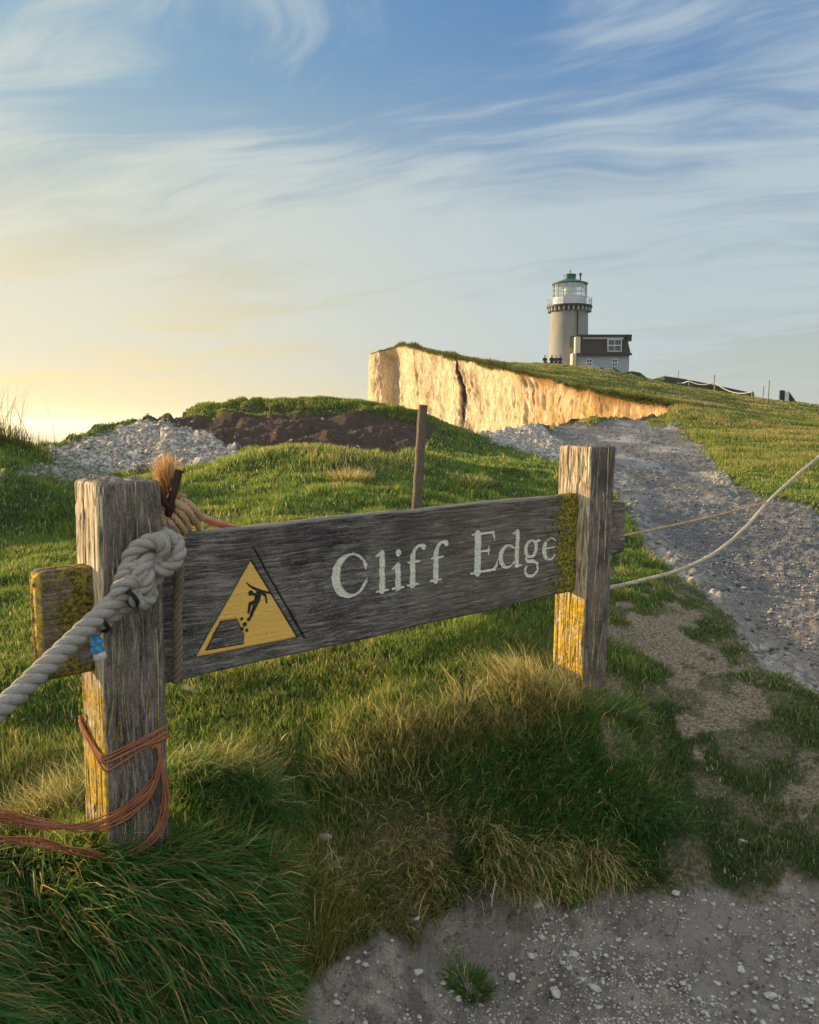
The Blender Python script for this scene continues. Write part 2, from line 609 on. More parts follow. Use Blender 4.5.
def cover(X, Y, Z):
    px, py = project(X, Y, Z)
    n1 = fbm(X * 3.1 / np.sqrt(Y), Y * 3.1 / np.sqrt(Y), 0, 4, 5)
    n2 = fbm(X * 9, Y * 9, 0, 3, 6)
    n3 = fbm(px / 13.0, py / 9.0, 0, 3, 8)
    def m(poly, soft, wob):
        return smooth(-soft * .5, soft * .5, poly_sd(px, py, poly) + wob * (n1 * .6 + n2 * .4))
    near = (Y < 37.5)
    path = m(PATH_MAIN, 5, 9) * near * (Y > 2.5)
    dirt = m(DIRT, 10, 26) * (Y < 5.2)
    path = path * (1 - smooth(640, 655, px) * smooth(29, 31, Y))
    path = np.maximum(path, dirt)
    chalk = smooth(-2, 2, poly_sd(px, py, SCREE) + 3 * n3) * (Y > 10.2) * (Y < 19)
    chalk = np.maximum(chalk, smooth(-3, 3, poly_sd(px, py, RUBBLE) + 3 * n3) * (Y > 15) * near)
    chalk = np.maximum(chalk, 0.62 * smooth(-6, 4, poly_sd(px, py, STONY) + 6 * n3) * (Y > 7) * (Y < 14))
    edge_ = poly_sd(px, py, PATH_MAIN)
    chalk = np.maximum(chalk, .75 * smooth(30, 2, edge_) * smooth(-6, 2, edge_) * smooth(590, 640, px) * (px < 900) * smooth(-.6, .4, n1 + .4 * n2) * near * (px < 700 + (py - 430) * .62) * (py > 470))
    lipm = smooth(.07, .02, np.log(edge_near(X / Y)) - np.log(Y)) * smooth(533, 541, px) * smooth(672, 655, px)
    soil = smooth(-3, 3, poly_sd(px, py, BANK) + 4 * n3) * (Y > 10.5) * (Y < 20)
    soil = np.maximum(soil, lipm * .8)
    bare = m(BARE, 8, 44) * (Y > 2.9) * (Y < 5.5)
    bare = np.maximum(bare, .95 * smooth(-.5, .3, n1 + .5 * n2 + gs_(px, py, 815, 790, 40, 45) * 1.2 - .6) * gs_(px, py, 815, 800, 55, 60) ** .3 * (Y < 4.5) * (px > 740))
    bare = np.maximum(bare, .55 * smooth(-.1, .5, fbm(X * 5, Y * 5, 3, 4, 56)) * smooth(610, 660, px) * smooth(560, 600, py) * (Y > 2.6) * (Y < 6))
    bare = np.maximum(bare, .9 * smooth(.1, .55, fbm(X * 1.7, Y * 1.7, 3, 4, 55)) * (px > 600) * (py > 560) * (py < 760) * (Y > 3))
    bare = np.maximum(bare, .55 * smooth(-.25, .5, n2 + n1 * .5) * smooth(285, 310, px) * smooth(480, 440, px) * smooth(780, 830, py) * (Y < 3.2))
    bare = np.maximum(bare, .9 * np.exp(-(((px - 392) / 30) ** 2 + ((py - 850) / 38) ** 2)) * (Y < 3.2))
    return path, chalk, soil, bare


pn, cn, sn, bn = cover(Xn, Yn, Zn)
# small relief
grassy = np.clip(1 - pn - cn - sn, 0, 1)
relief = 0.018 * fbm(Xn * 1.6, Yn * 1.6, 0, 3, 21) * np.clip(Yn / 4, .35, 1.6)
relief = relief + 0.010 * fbm(Xn * 5, Yn * 5, 0, 3, 22) * (0.4 + grassy)
relief = relief + .055 * fbm(Xn * .8, Yn * .8, 0, 2, 27) * smooth(4.5, 6.5, Yn) * smooth(13, 11, Yn) * (1 - pn)
relief = relief + pn * (Yn < 5) * .006 * fbm(Xn * 45, Yn * 45, 0, 3, 29)
relief = relief + pn * (0.012 * fbm(Xn * 14, Yn * 14, 0, 4, 23) - 0.02)
relief = relief + cn * (0.10 * fbm(Xn * 2.4, Yn * 2.4, 0, 5, 24, .62))
relief = relief + sn * (0.10 * fbm(Xn * 1.9, Yn * 1.9, 0, 4, 25, .6) - .12)
Zn = Zn + relief
Zf = Zf + 0.10 * fbm(Xf * .5, Yf * .5, 0, 4, 26) * smooth(36, 45, Yf)
# the two sheets meet where there is no gap between them
j = us >= U_JOIN
w_ = smooth(0.93, 1.0, tn)
Zn[:, j] = Zn[:, j] * (1 - w_) + w_ * Zf[0, j][None]
jb = np.broadcast_to(smooth(U_JOIN - .014, U_JOIN, us), (NRN, NC)) * w_
Zn = np.where(j[None], Zn, Zn * (1 - jb) + jb * Zf[0, :][None])


def m_ground(t):
    vc = t.n('ShaderNodeVertexColor', layer_name='cover')
    s = t.n('ShaderNodeSeparateColor', {0: vc.outputs[0]})
    path, chalk, soil = s.outputs
    bare = vc.outputs[1]
    pos = t.n('ShaderNodeNewGeometry').outputs['Position']
    nA = t.noise(pos, 1.3, 5, .6)
    nB = t.noise(pos, 9, 6, .65)
    nC = t.noise(pos, 60, 5, .7)
    nD = t.noise(pos, 230, 4, .75)
    grass = t.mix(nA, (.018, .034, .010), (.050, .062, .020))
    grass = t.mix(t.mapr(nB, .5, .75), grass, (.085, .072, .035))
    dirt = t.mix(t.mapr(nB, .35, .65), (.165, .135, .115), (.39, .335, .285))
    dirt = t.mix(t.mapr(nD, .50, .36, 0, .65), dirt, (.075, .055, .042))
    dirt = t.mix(t.mapr(nD, .56, .70, 0, .6), dirt, (.58, .53, .46))
    dirt = t.mix(t.mapr(nA, .42, .62), dirt, (.270, .242, .215))
    # chips of chalk trodden into the dirt
    vo = t.n('ShaderNodeTexVoronoi', {'Vector': t.stretch(pos, (1, 1, .4)), 'Scale': 46.0, 'Randomness': 1.0})
    cellc = t.n('ShaderNodeSeparateColor', {0: vo.outputs['Color']}).outputs[0]
    chips = t.math('MULTIPLY', t.mapr(vo.outputs['Distance'], .30, .22), t.math('GREATER_THAN', cellc, .72))
    chips = t.math('MULTIPLY', chips, t.mapr(t.noise(pos, 2.2, 3, .5), .44, .62))
    vo2 = t.n('ShaderNodeTexVoronoi', {'Vector': t.stretch(pos, (1, 1, .4)), 'Scale': 9.0, 'Randomness': 1.0})
    cell2 = t.n('ShaderNodeSeparateColor', {0: vo2.outputs['Color']}).outputs[1]
    chips2 = t.math('MULTIPLY', t.mapr(vo2.outputs['Distance'], .36, .24), t.math('GREATER_THAN', cell2, .45))
    sepp = t.n('ShaderNodeSeparateXYZ', {0: pos})
    farr = t.mapr(sepp.outputs[1], 3.6, 6.5)
    gravel = t.mix(t.mapr(nC, .38, .62), (.042, .044, .048), (.26, .257, .255))
    gravel = t.mix(t.math('MULTIPLY', chips2, .30), gravel, (.50, .48, .45))
    gravel = t.mix(t.mapr(t.noise(t.stretch(pos, (1, .35, 1)), .9, 5, .62), .50, .68, 0, .55), gravel, (.50, .49, .47))
    dirt = t.mix(farr, dirt, gravel)
    dirt = t.mix(chips, dirt, (.62, .60, .55))
    crack = t.n('ShaderNodeTexVoronoi', {'Vector': t.noise(pos, 3, 3, .6, out=1), 'Scale': 9.0}, feature='DISTANCE_TO_EDGE').outputs[0]
    dirt = t.mix(t.math('MULTIPLY', t.mapr(crack, .0, .035, 1, 0), .5), dirt, (.07, .055, .045))
    ch = t.mix(t.mapr(nB, .35, .65), (.34, .31, .27), (.70, .67, .60))
    v3 = t.n('ShaderNodeTexVoronoi', {'Vector': pos, 'Scale': 5.5}, feature='DISTANCE_TO_EDGE').outputs[0]
    ch = t.mix(t.mapr(v3, .0, .12, .8, 0), ch, (.14, .12, .10))
    ch = t.mix(t.mapr(nA, .54, .66, 0, .7), ch, (.26, .22, .17))
    so_ = t.mix(nB, (.030, .022, .018), (.115, .080, .060))
    so_ = t.mix(t.mapr(t.noise(pos, 5, 5, .7), .63, .70), so_, (.42, .38, .33))
    c = t.mix(t.math('MULTIPLY', bare, .85), grass, t.mix(t.mapr(nC, .38, .62), (.15, .11, .075), (.42, .335, .25)))
    c = t.mix(path, c, dirt)
    c = t.mix(chalk, c, ch)
    c = t.mix(soil, c, so_)
    h = t.math('ADD', t.math('ADD', t.math('MULTIPLY', nC, .6), t.math('MULTIPLY', nD, .3)), t.math('ADD', t.math('MULTIPLY', nB, 1.0), t.math('MULTIPLY', chips, .5)))
    h = t.math('ADD', h, t.math('MULTIPLY', t.math('MULTIPLY', v3, chalk), 6.0))
    return principled(t, c, .95, h, .8, .03, .15)


M_GROUND = mat('ground', m_ground)
Vn = np.stack([Xn, Yn, Zn], -1).reshape(-1, 3)
Vf = np.stack([Xf, Yf, Zf], -1).reshape(-1, 3)
keepf = np.broadcast_to(((us[:-1] >= U_TIP - 1e-9))[None], (NRF - 1, NC - 1))
F1 = grid_faces(NRN, NC)
F2 = grid_faces(NRF, NC, keep=keepf, base=len(Vn))
# a skirt that drops from the seaward edge of the near ground
ns = 14
cols = np.where(us <= U_JOIN + 1e-9)[0]
tt = np.linspace(0, 1, ns)[:, None]
ex, ey, ez = Xn[-1, cols], Yn[-1, cols], Zn[-1, cols]
dd = tt ** 1.3
Ys = ey[None] * (1 + 0.10 * dd) + 7.0 * tt * smooth(U_JOIN, U_JOIN - .12, us[cols])[None]
Vs = np.stack([us[cols][None] * Ys + 0 * Ys, Ys, ez[None] - dd * 48 - 2.2 * tt], -1)
Vs[0] = np.stack([ex, ey, ez], -1)
Fs_ = grid_faces(ns, len(cols), base=len(Vn) + len(Vf))
Vall = np.concatenate([Vn, Vf, Vs.reshape(-1, 3)])
me = quad_mesh('ground', Vall, np.concatenate([F1, F2, Fs_]))
cov = np.zeros((len(Vall), 4), np.float32)
cov[:len(Vn), 0] = pn.ravel(); cov[:len(Vn), 1] = cn.ravel(); cov[:len(Vn), 2] = sn.ravel(); cov[:len(Vn), 3] = bn.ravel()
cov[len(Vn) + len(Vf):, 1] = 1.0
edge_soil = np.exp(-((Yf - Yf[0][None]) / 1.3)) * smooth(U_JOIN, U_JOIN - .02, uf)
cov[len(Vn):len(Vn) + len(Vf), 2] = (edge_soil * .8).ravel()
a = me.color_attributes.new('cover', 'FLOAT_COLOR', 'POINT')
a.data.foreach_set('color', cov.ravel())
ground = link_mesh('ground', me, M_GROUND)
tag(ground, kind='structure')
print('ground', len(Vall))

# ------------------------------------------------------------------ chalk cliff of the headland
cc = us[(us >= U_TIP) & (us <= U_JOIN)]
fine = np.sort(np.unique(np.concatenate([np.linspace(U_TIP, U_JOIN, 560), np.linspace(upx(452), upx(461), 110), np.linspace(upx(377), upx(397), 90), [U_CORNER]])))
Dc = edge_far(fine)
zt = np.interp(fine, us, Zf[0])
# the tip wraps round and runs back, out to sea
back = np.linspace(0, 1, 40)[1:]
by = Dc[0] + back * (259.0 - Dc[0])
bx = fine[0] * by
ci_ = int(np.argmin(np.abs(us - U_TIP)))
bz = np.interp(by, Yf[:, ci_], Zf[:, ci_])
cx = np.concatenate([bx[::-1], fine * Dc])
cy = np.concatenate([by[::-1], Dc])
cz = np.concatenate([bz[::-1], zt])
arc = np.concatenate([[0], np.cumsum(np.hypot(np.diff(cx), np.diff(cy)))])
tx_, ty_ = np.gradient(cx, arc), np.gradient(cy, arc)
nrm = np.hypot(tx_, ty_)
nx_, ny_ = ty_ / nrm, -tx_ / nrm      # outward (towards the sea)
if (nx_ * -1 + ny_ * -.2).mean() < 0: nx_, ny_ = -nx_, -ny_
hs = np.concatenate([np.linspace(0, 14, 90), np.linspace(14.5, 60, 30)])
S, H = np.meshgrid(arc, hs)
bulge = -0.085 * H
def facet(v, n):
    q = v * n; f = np.floor(q); t_ = q - f
    return (f + smooth(.72, 1.0, t_)) / n
det = .45 * facet(fbm(S / 5.5, H / 26.0, 0, 3, 31, .5), 5) + .20 * facet(fbm(S / 1.3, H / 3.6, 4, 3, 32, .55), 4) + .09 * fbm(S / .45, H / .8, 0, 3, 37, .65)
S0 = float(np.interp(upx(456), fine, arc[len(back):]))
Sw = S - S0 + .35 * fbm(H / 2.5, 0 * H, 0, 3, 36) 
crack_ = np.exp(-((Sw - .05) / (.07 + .13 * smooth(4.5, 0, H))) ** 2) * smooth(6.5, 4.0, H)
det = det + .26 * smooth(.16, -.16, Sw) * np.exp(np.clip(Sw, -99, 0) / 5) * smooth(9, 5.5, H) - .14 * smooth(-.16, .16, Sw) * np.exp(-np.clip(Sw, 0, 99) / 2) * smooth(9, 5.5, H)
sA, sB = [float(np.interp(upx(q), fine, arc[len(back):])) for q in (379.3, 394.2)]
det = det - 1.6 * smooth(sA - .12, sA + .12, S) * smooth(sB + .15, sB - .15, S)
det = det - .22 * np.abs(fbm(S / 2.6, H / 9.0, 3, 3, 33)) ** .7 + .12 * np.abs(fbm(S / .5, H / .9, 5, 3, 34))
lip = np.exp(-H / .5)
fadeS = smooth(arc[-1] + .1, arc[-1] - 6, S) 
off = (bulge + det * np.clip(H / .8, .12, 1)) * fadeS + .02
ZC = np.broadcast_to(cz, S.shape) - H
ztop = ZC.copy(); ztop[0] += .01
Vc = np.stack([cx[None] + nx_[None] * off, cy[None] + ny_[None] * off, ztop], -1).reshape(-1, 3)
Fc = grid_faces(len(hs), len(cx))


def m_chalk(t):
    pos = t.n('ShaderNodeNewGeometry').outputs['Position']
    vst = t.stretch(pos, (1, 1, .22))
    a = t.noise(vst, .9, 7, .65)
    b = t.noise(pos, 1.1, 6, .6)
    fine_ = t.noise(t.stretch(pos, (1, 1, .5)), 4.2, 6, .7)
    c = t.mix(t.mapr(a, .38, .60), (.47, .37, .23), (.68, .58, .42))
    c = t.mix(t.mapr(b, .52, .70, 0, .75), c, (.52, .37, .19))
    # iron-stained where the face is low and near
    sp_ = t.n('ShaderNodeSeparateXYZ', {0: pos})
    st = t.math('MULTIPLY', t.mapr(sp_.outputs[1], 64, 42), t.mapr(b, .40, .60, .3, .95))
    c = t.mix(st, c, (.50, .30, .11))
    c = t.mix(t.mapr(fine_, .40, .30), c, (.24, .17, .10))
    v = t.n('ShaderNodeTexVoronoi', {'Vector': t.stretch(pos, (1, 1, .22)), 'Scale': 1.5}, feature='DISTANCE_TO_EDGE').outputs[0]
    c = t.mix(t.mapr(v, 0, .03, .35, 0), c, (.28, .20, .12))
    zb = t.math('ADD', t.math('MULTIPLY', sp_.outputs[2], 1.05), t.math('MULTIPLY', t.noise(t.stretch(pos, (.25, .25, .25)), 1, 3), 1.6))
    fl = t.mapr(t.math('ABSOLUTE', t.math('SUBTRACT', t.math('FRACT', zb), .5)), .0, .05, 1, 0)
    fl = t.math('MULTIPLY', fl, t.mapr(t.noise(pos, 2.5, 4, .7), .52, .60, 0, .7))
    c = t.mix(fl, c, (.20, .16, .12))
    sl = t.n('ShaderNodeSeparateColor', {0: t.n('ShaderNodeVertexColor', layer_name='soil').outputs[0]})
    micro = t.noise(t.stretch(pos, (1, 1, .35)), 9.0, 5, .75)
    c = t.mix(t.mapr(micro, .50, .38, 0, .8), c, (.30, .20, .10))
    c = t.mix(t.mapr(micro, .56, .66, 0, .6), c, (.78, .72, .58))
    c = t.mix(sl.outputs[1], c, (.20, .105, .040))
    c = t.mix(sl.outputs[0], c, (.030, .022, .016))  # crack: soil colour with shade painted in
    h = t.math('ADD', t.math('MULTIPLY', fine_, 1.4), t.math('ADD', a, t.math('MULTIPLY', t.mapr(v, 0, .1), .25)))
    return principled(t, c, .95, h, .8, .10, .1)


M_CHALK = mat('chalk', m_chalk)
me = quad_mesh('chalk_cliff', Vc, Fc)
sm_ = np.zeros((S.size, 4), np.float32); sm_[:, 3] = 1
sm_[:, 0] = np.clip(crack_ * 1.4, 0, 1).ravel()  # crack darkened in colour, for dark soil and for its shade
sR = float(np.interp(upx(515), fine, arc[len(back):]))
sm_[:, 1] = (np.clip(1.25 - H / (.55 + .5 * fbm(S / 1.5, 0 * S, 0, 3, 38)), 0, 1) * smooth(sR - 3, sR + 2, S)).ravel()
a_ = me.color_attributes.new('soil', 'FLOAT_COLOR', 'POINT'); a_.data.foreach_set('color', sm_.ravel())
cliff = link_mesh('cliff', me, M_CHALK)
tag(cliff, kind='structure')

# ------------------------------------------------------------------ sea
def m_sea(t):
    pos = t.n('ShaderNodeNewGeometry').outputs['Position']
    nz = t.noise(t.stretch(pos, (.02, .02, 1)), 1, 6, .6)
    c = t.mix(nz, (.24, .27, .24), (.30, .33, .29))
    return principled(t, c, .45, t.noise(pos, .35, 6, .6), .25, 1.0, .5)
me = bpy.data.meshes.new('sea')
S_ = 24000
me.from_pydata([(-S_, -S_, -62), (S_, -S_, -62), (S_, S_, -62), (-S_, S_, -62)], [], [(0, 1, 2, 3)])
sea = link_mesh('sea', me, mat('sea', m_sea))
tag(sea, kind='structure')


def ground_at(X, Y):
    """height of the built ground under (X, Y), arrays allowed"""
    X = np.asarray(X, float); Y = np.asarray(Y, float)
    u, v = X / Y, np.log(Y)
    ci = np.interp(u, us, np.arange(NC))
    c0 = np.clip(ci.astype(int), 0, NC - 2); cf = ci - c0
    ve = np.interp(u, us, VE); vd = np.interp(u, us, VD)
    def samp(Z, r, nr):
        r = np.clip(r, 0, nr - 1.001); r0 = r.astype(int); rf = r - r0
        return (Z[r0, c0] * (1 - cf) + Z[r0, c0 + 1] * cf) * (1 - rf) + (Z[r0 + 1, c0] * (1 - cf) + Z[r0 + 1, c0 + 1] * cf) * rf
    zn = samp(Zn, (v - V0) / (ve - V0) * (NRN - 1), NRN)
    zf = samp(Zf, (v - vd) / (VF_END - vd) * (NRF - 1), NRF)
    return np.where((v <= ve + .03) | (u < U_TIP), zn, zf)


def gz(x, y): return float(ground_at(np.array([x]), np.array([y]))[0])


def gpt(px, py_guess, Y):
    p = at(px, py_guess, Y)
    return Vector((p.x, p.y, gz(p.x, p.y)))


# sea air: thins the contrast of what lies kilometres off
def make_haze():
    mb = MB().box((-25000, -25000, -64), (25000, 25000, 40))
    me = bpy.data.meshes.new('haze'); me.from_pydata(mb.v, [], mb.f)
    m = bpy.data.materials.new('haze'); m.use_nodes = True
    t = NT(m.node_tree)
    v = t.n('ShaderNodeVolumePrincipled', {'Color': (.93, .95, .97, 1), 'Density': HAZE_DENSITY, 'Anisotropy': .5})
    o = t.n('ShaderNodeOutputMaterial')
    t.t.links.new(v.outputs[0], o.inputs['Volume'])
    ob = link_mesh('haze', me, m, smooth_=False)
    tag(ob, kind='stuff', label='thin pale sea haze over the water and headland', cat='haze')
HAZE_DENSITY = .00022
make_haze()
# ------------------------------------------------------------------ grass
def m_grass(t):
    col = t.n('ShaderNodeVertexColor', layer_name='tint').outputs[0]
    d = t.n('ShaderNodeBsdfPrincipled', {'Base Color': col, 'Roughness': .6, 'Specular IOR Level': .25})
    tr = t.n('ShaderNodeBsdfTranslucent', {'Color': t.mix(.40, col, (.46, .52, .08), 'MIX')})
    return t.n('ShaderNodeMixShader', {0: .42, 1: d, 2: tr})


M_GRASS = mat('grass_blades', m_grass)


def blades(name, X, Y, Z, ang, L, W, phi0, phi1, col, tipcol=None, seg=3, material=None):
    """one mesh of curved blades: roots, heading, length, width, first lean and further bend (radians)"""
    n = len(X)
    dxy = np.stack([np.cos(ang), np.sin(ang), np.zeros(n)], -1)
    tw = ang + math.pi / 2 + rng.normal(0, .5, n)
    side = np.stack([np.cos(tw), np.sin(tw), np.zeros(n)], -1)
    P = np.stack([X, Y, Z], -1)
    rows = [(P, 1.0)]
    cur = P.copy()
    wob = rng.normal(0, .18, (seg, n))
    for k in range(seg):
        f = phi0 + phi1 * ((k + .5) / seg) + wob[k]
        cur = cur + (dxy * np.sin(f)[:, None] + np.array([0, 0, 1.0]) * np.cos(f)[:, None]) * (L / seg)[:, None]
        rows.append((cur, (1 - (k + 1) / seg) ** .6))
    nv = 2 * seg + 1
    V = np.empty((n, nv, 3), np.float32)
    for k in range(seg):
        p, w = rows[k]
        V[:, 2 * k] = p - side * (W * w / 2)[:, None]
        V[:, 2 * k + 1] = p + side * (W * w / 2)[:, None]
    V[:, -1] = rows[-1][0]
    C = np.empty((n, nv, 3), np.float32)
    tipcol = col if tipcol is None else tipcol
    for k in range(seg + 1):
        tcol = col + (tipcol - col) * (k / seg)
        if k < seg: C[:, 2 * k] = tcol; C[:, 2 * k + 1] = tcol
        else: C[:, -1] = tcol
    base = (np.arange(n) * nv)[:, None]
    quads = []
    for k in range(seg - 1):
        quads.append(base + np.array([2 * k, 2 * k + 1, 2 * k + 3, 2 * k + 2])[None])
    tri = base + np.array([2 * seg - 2, 2 * seg - 1, 2 * seg])[None]
    lp = np.concatenate([q.reshape(-1) for q in quads] + [tri.reshape(-1)])
    nq = n * (seg - 1)
    tot = np.concatenate([np.full(nq, 4), np.full(n, 3)])
    st = np.concatenate([[0], np.cumsum(tot)[:-1]])
    me = np_mesh(name, V.reshape(-1, 3), lp, st, tot)
    color_attr(me, 'tint', C.reshape(-1, 3))
    return link_mesh(name, me, material or M_GRASS, smooth_=True)


GREENS = np.array([(.026, .090, .024), (.048, .130, .026), (.082, .172, .030), (.130, .200, .036), (.034, .090, .030)])
STRAW = np.array([(.55, .42, .18), (.38, .28, .12), (.68, .54, .28), (.26, .18, .08)])


def gs(px, py, cx_, cy_, rx, ry):
    return np.exp(-(((px - cx_) / rx) ** 2 + ((py - cy_) / ry) ** 2))


def sample_cover(X, Y):
    u, v = X / Y, np.log(Y)
    ci = np.clip(np.round(np.interp(u, us, np.arange(NC))).astype(int), 0, NC - 1)
    ve = VE[ci]
    r = np.clip(np.round((v - V0) / (ve - V0) * (NRN - 1)).astype(int), 0, NRN - 1)
    return np.maximum(np.maximum(pn[r, ci], cn[r, ci]), sn[r, ci]), bn[r, ci], (v <= ve)


def turf(N, y0, y1, power, umax=.78, seg=3, hmul=1.0, wmin=.0030, name='turf', label='', wpx=1.0, umin=None):
    v = rng.random(N)
    a = -power      # density in ln(depth) falls off as depth**a
    l0, l1 = math.log(y0), math.log(y1)
    if abs(a) > 1e-6:
        v = np.log((np.exp(a * l0) + v * (np.exp(a * l1) - np.exp(a * l0)))) / a
    else:
        v = l0 + v * (l1 - l0)
    u = rng.uniform(-umax if umin is None else umin, umax, N)
    Y = np.exp(v); X = u * Y
    blk, bare, ok = sample_cover(X, Y)
    clump = fbm(X * 6, Y * 6, 0, 3, 41)
    keep = ok & (rng.random(N) > smooth(.25, .75, blk + .15 * clump) * 1.0) & (rng.random(N) > bare * .93)
    keep &= rng.random(N) < smooth(-1.3, .4, clump) + .25
    X, Y = X[keep], Y[keep]
    n = len(X)
    Z = ground_at(X, Y)
    px, py = project(X, Y, Z)
    near = Y < 5.5
    big = fbm(X * 1.1, Y * 1.1, 0, 3, 42)
    tuf = fbm(X * 3.5, Y * 3.5, 0, 3, 43)
    # where the turf is long, dry or combed flat
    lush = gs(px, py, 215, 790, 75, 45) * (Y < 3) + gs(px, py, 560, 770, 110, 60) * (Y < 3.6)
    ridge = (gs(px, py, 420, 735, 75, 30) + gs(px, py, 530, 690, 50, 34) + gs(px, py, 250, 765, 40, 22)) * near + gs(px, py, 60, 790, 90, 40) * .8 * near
    fringe = (gs(px, py, 560, 882, 85, 20) + gs(px, py, 420, 860, 45, 60) * .7) * near
    flat = smooth(830, 880, py) * smooth(300, 230, px) * (Y < 2.5)
    rim = gs(px, py, 330, 455, 110, 14) * (Y > 8) * (Y < 11)
    brown = smooth(250, 290, px) * smooth(470, 400, px) * smooth(800, 860, py) * near
    H = (.030 + .014 * np.clip(tuf + .3, 0, 1.2)) * (1 + .5 * rng.random(n))
    H *= 1 + np.clip(Y - 5, 0, 40) * .022
    H += lush * .07 * rng.uniform(.5, 1.1, n) + ridge * .075 * rng.uniform(.1, 1.2, n) + fringe * .07 * rng.uniform(.4, 1.1, n) + flat * .19 * rng.uniform(.3, 1.3, n) + rim * .05
    H += .05 * smooth(.55, 1.0, tuf) * rng.random(n)
    worn = smooth(625, 690, px) * smooth(560, 600, py) * (Y < 6.5)
    H *= hmul * (1 - .5 * bare[keep]) * (1 - .45 * worn)
    W = np.maximum(wmin * rng.uniform(.7, 1.4, n), wpx * Y / F_PX * rng.uniform(.7, 1.3, n))
    W = W * (1 + .5 * flat) * np.where(rng.random(n) < .07, rng.uniform(1.6, 2.6, n), 1) * np.where(Y < 5, np.exp(rng.normal(0, .25, n)), 1)
    ang = rng.uniform(0, 2 * math.pi, n)
    # combed towards the lower right on the left, down the bank on the right
    cx_v = np.cos(ang) + flat * 2.3 * np.cos(.1 + .5 * big) + lush * 1.0 + (fringe) * .3
    cy_v = np.sin(ang) + flat * 2.3 * np.sin(-.35 + .9 * big + .6 * tuf) - lush * .9 - fringe * 2.4
    ang = np.arctan2(cy_v, cx_v)
    phi0 = rng.uniform(.0, .55, n) + flat * .75 + fringe * .6
    flatv = flat * rng.normal(0, .35, n)
    phi1 = flatv + rng.uniform(.1, 1.0, n) + flat * .55 + fringe * 1.3 + lush * .7
    tone = np.clip((big * .6 + tuf * .5 + rng.normal(0, .55, n)) * 1.1 + 2.0, 0, 3.99)
    col = GREENS[tone.astype(int)] * rng.uniform(.6, 1.5, (n, 1))
    # a darker, bluer green in the lush and the combed grass
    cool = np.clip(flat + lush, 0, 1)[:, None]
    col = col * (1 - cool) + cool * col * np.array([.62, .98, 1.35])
    pst = .07 + .10 * smooth(.1, .6, fbm(X * 9, Y * 9, 0, 3, 46)) + ridge * .45 + fringe * .40 + brown * .22 + .22 * smooth(.35, .9, big) + flat * .13 + .25 * bare[keep] + .10 * rim
    pst += .30 * gs(px, py, 350, 470, 30, 12) * (Y > 6) + .3 * gs(px, py, 160, 660, 60, 16) * near
    dry = rng.random(n) < pst
    col[dry] = STRAW[rng.integers(0, 4, dry.sum())] * rng.uniform(.6, 1.15, (dry.sum(), 1))
    wn_ = (worn * .55)[:, None]
    col = col * (1 - wn_) + wn_ * col.mean(1, keepdims=True) * np.array([.85, 1.05, .72])
    olive = (brown * .42)[:, None]
    col = col * (1 - olive) + olive * np.array([.19, .145, .05])
    col = col * (1 + .22 * smooth(4, 8, Y))[:, None]
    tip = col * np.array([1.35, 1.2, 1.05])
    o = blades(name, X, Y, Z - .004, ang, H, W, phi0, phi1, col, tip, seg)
    tag(o, label, 'grass', kind='stuff')
    print(name, n)
    return o


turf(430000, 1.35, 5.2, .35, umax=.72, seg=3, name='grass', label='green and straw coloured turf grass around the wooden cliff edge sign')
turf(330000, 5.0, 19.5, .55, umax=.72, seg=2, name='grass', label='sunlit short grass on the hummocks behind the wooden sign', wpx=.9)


turf(150000, 1.2, 10.0, .35, umin=-1.6, umax=-.72, seg=2, name='grass', label='green turf continuing to the left beyond the sign', wmin=.004)


def far_turf(N):
    u = rng.uniform(U_CORNER - .02, .75, N)
    vd = np.interp(u, us, VD)
    v = vd + (rng.random(N) ** 1.3) * (math.log(150) - vd)
    # also the field beside the path, inshore of where the cliff runs out
    k = rng.random(N) < .45
    u2 = rng.uniform(.17, .75, N)
    v2 = np.log(rng.uniform(14, 37, N))
    u = np.where(k, u2, u); v = np.where(k, v2, v)
    Y = np.exp(v); X = u * Y
    blk, bare, ok = sample_cover(X, Y)
    keep = np.where(ok, rng.random(N) > blk * 1.3, True)
    e = np.interp(u, us, VE); d = np.interp(u, us, VD)
    keep &= ~((v > e) & (v < d + .002))
    X, Y = X[keep], Y[keep]
    n = len(X)
    Z = ground_at(X, Y)
    px, py = project(X, Y, Z)
    lipd = Y - np.exp(np.interp(X / Y, us, VD))
    lip = np.exp(-np.abs(lipd) / 1.6) * (px < 690)
    big = fbm(X * .25, Y * .25, 0, 3, 51)
    tuf = fbm(X * .9, Y * .9, 0, 3, 52)
    H = .08 + .10 * np.clip(tuf + .4, 0, 1) + .22 * lip * rng.random(n)
    W = .9 * Y / F_PX * rng.uniform(.7, 1.5, n)
    ang = rng.uniform(0, 2 * math.pi, n)
    tone = np.clip(big * 1.4 + rng.normal(0, .7, n) + 2.0, 0, 3.99)
    col = GREENS[tone.astype(int)] * rng.uniform(.9, 1.5, (n, 1)) * np.array([1.45, 1.1, .9])
    pst = .26 + .45 * smooth(.0, .8, big + tuf * .6) + .35 * lip + .3 * gs(px, py, 690, 405, 60, 14)
    dry = rng.random(n) < pst
    col[dry] = STRAW[rng.integers(0, 4, dry.sum())] * rng.uniform(.5, .95, (dry.sum(), 1))
    dk = (lip * .6)[:, None]
    col = col * (1 - dk) + dk * np.array([.07, .055, .03])
    o = blades('grass', X, Y, Z - .01, ang, H, W, rng.uniform(0, .6, n), rng.uniform(.1, .9, n), col, col * 1.2, 2)
    tag(o, 'yellow green grass on the headland and the field beside the path', 'grass', kind='stuff')
    print('far', n)


far_turf(260000)


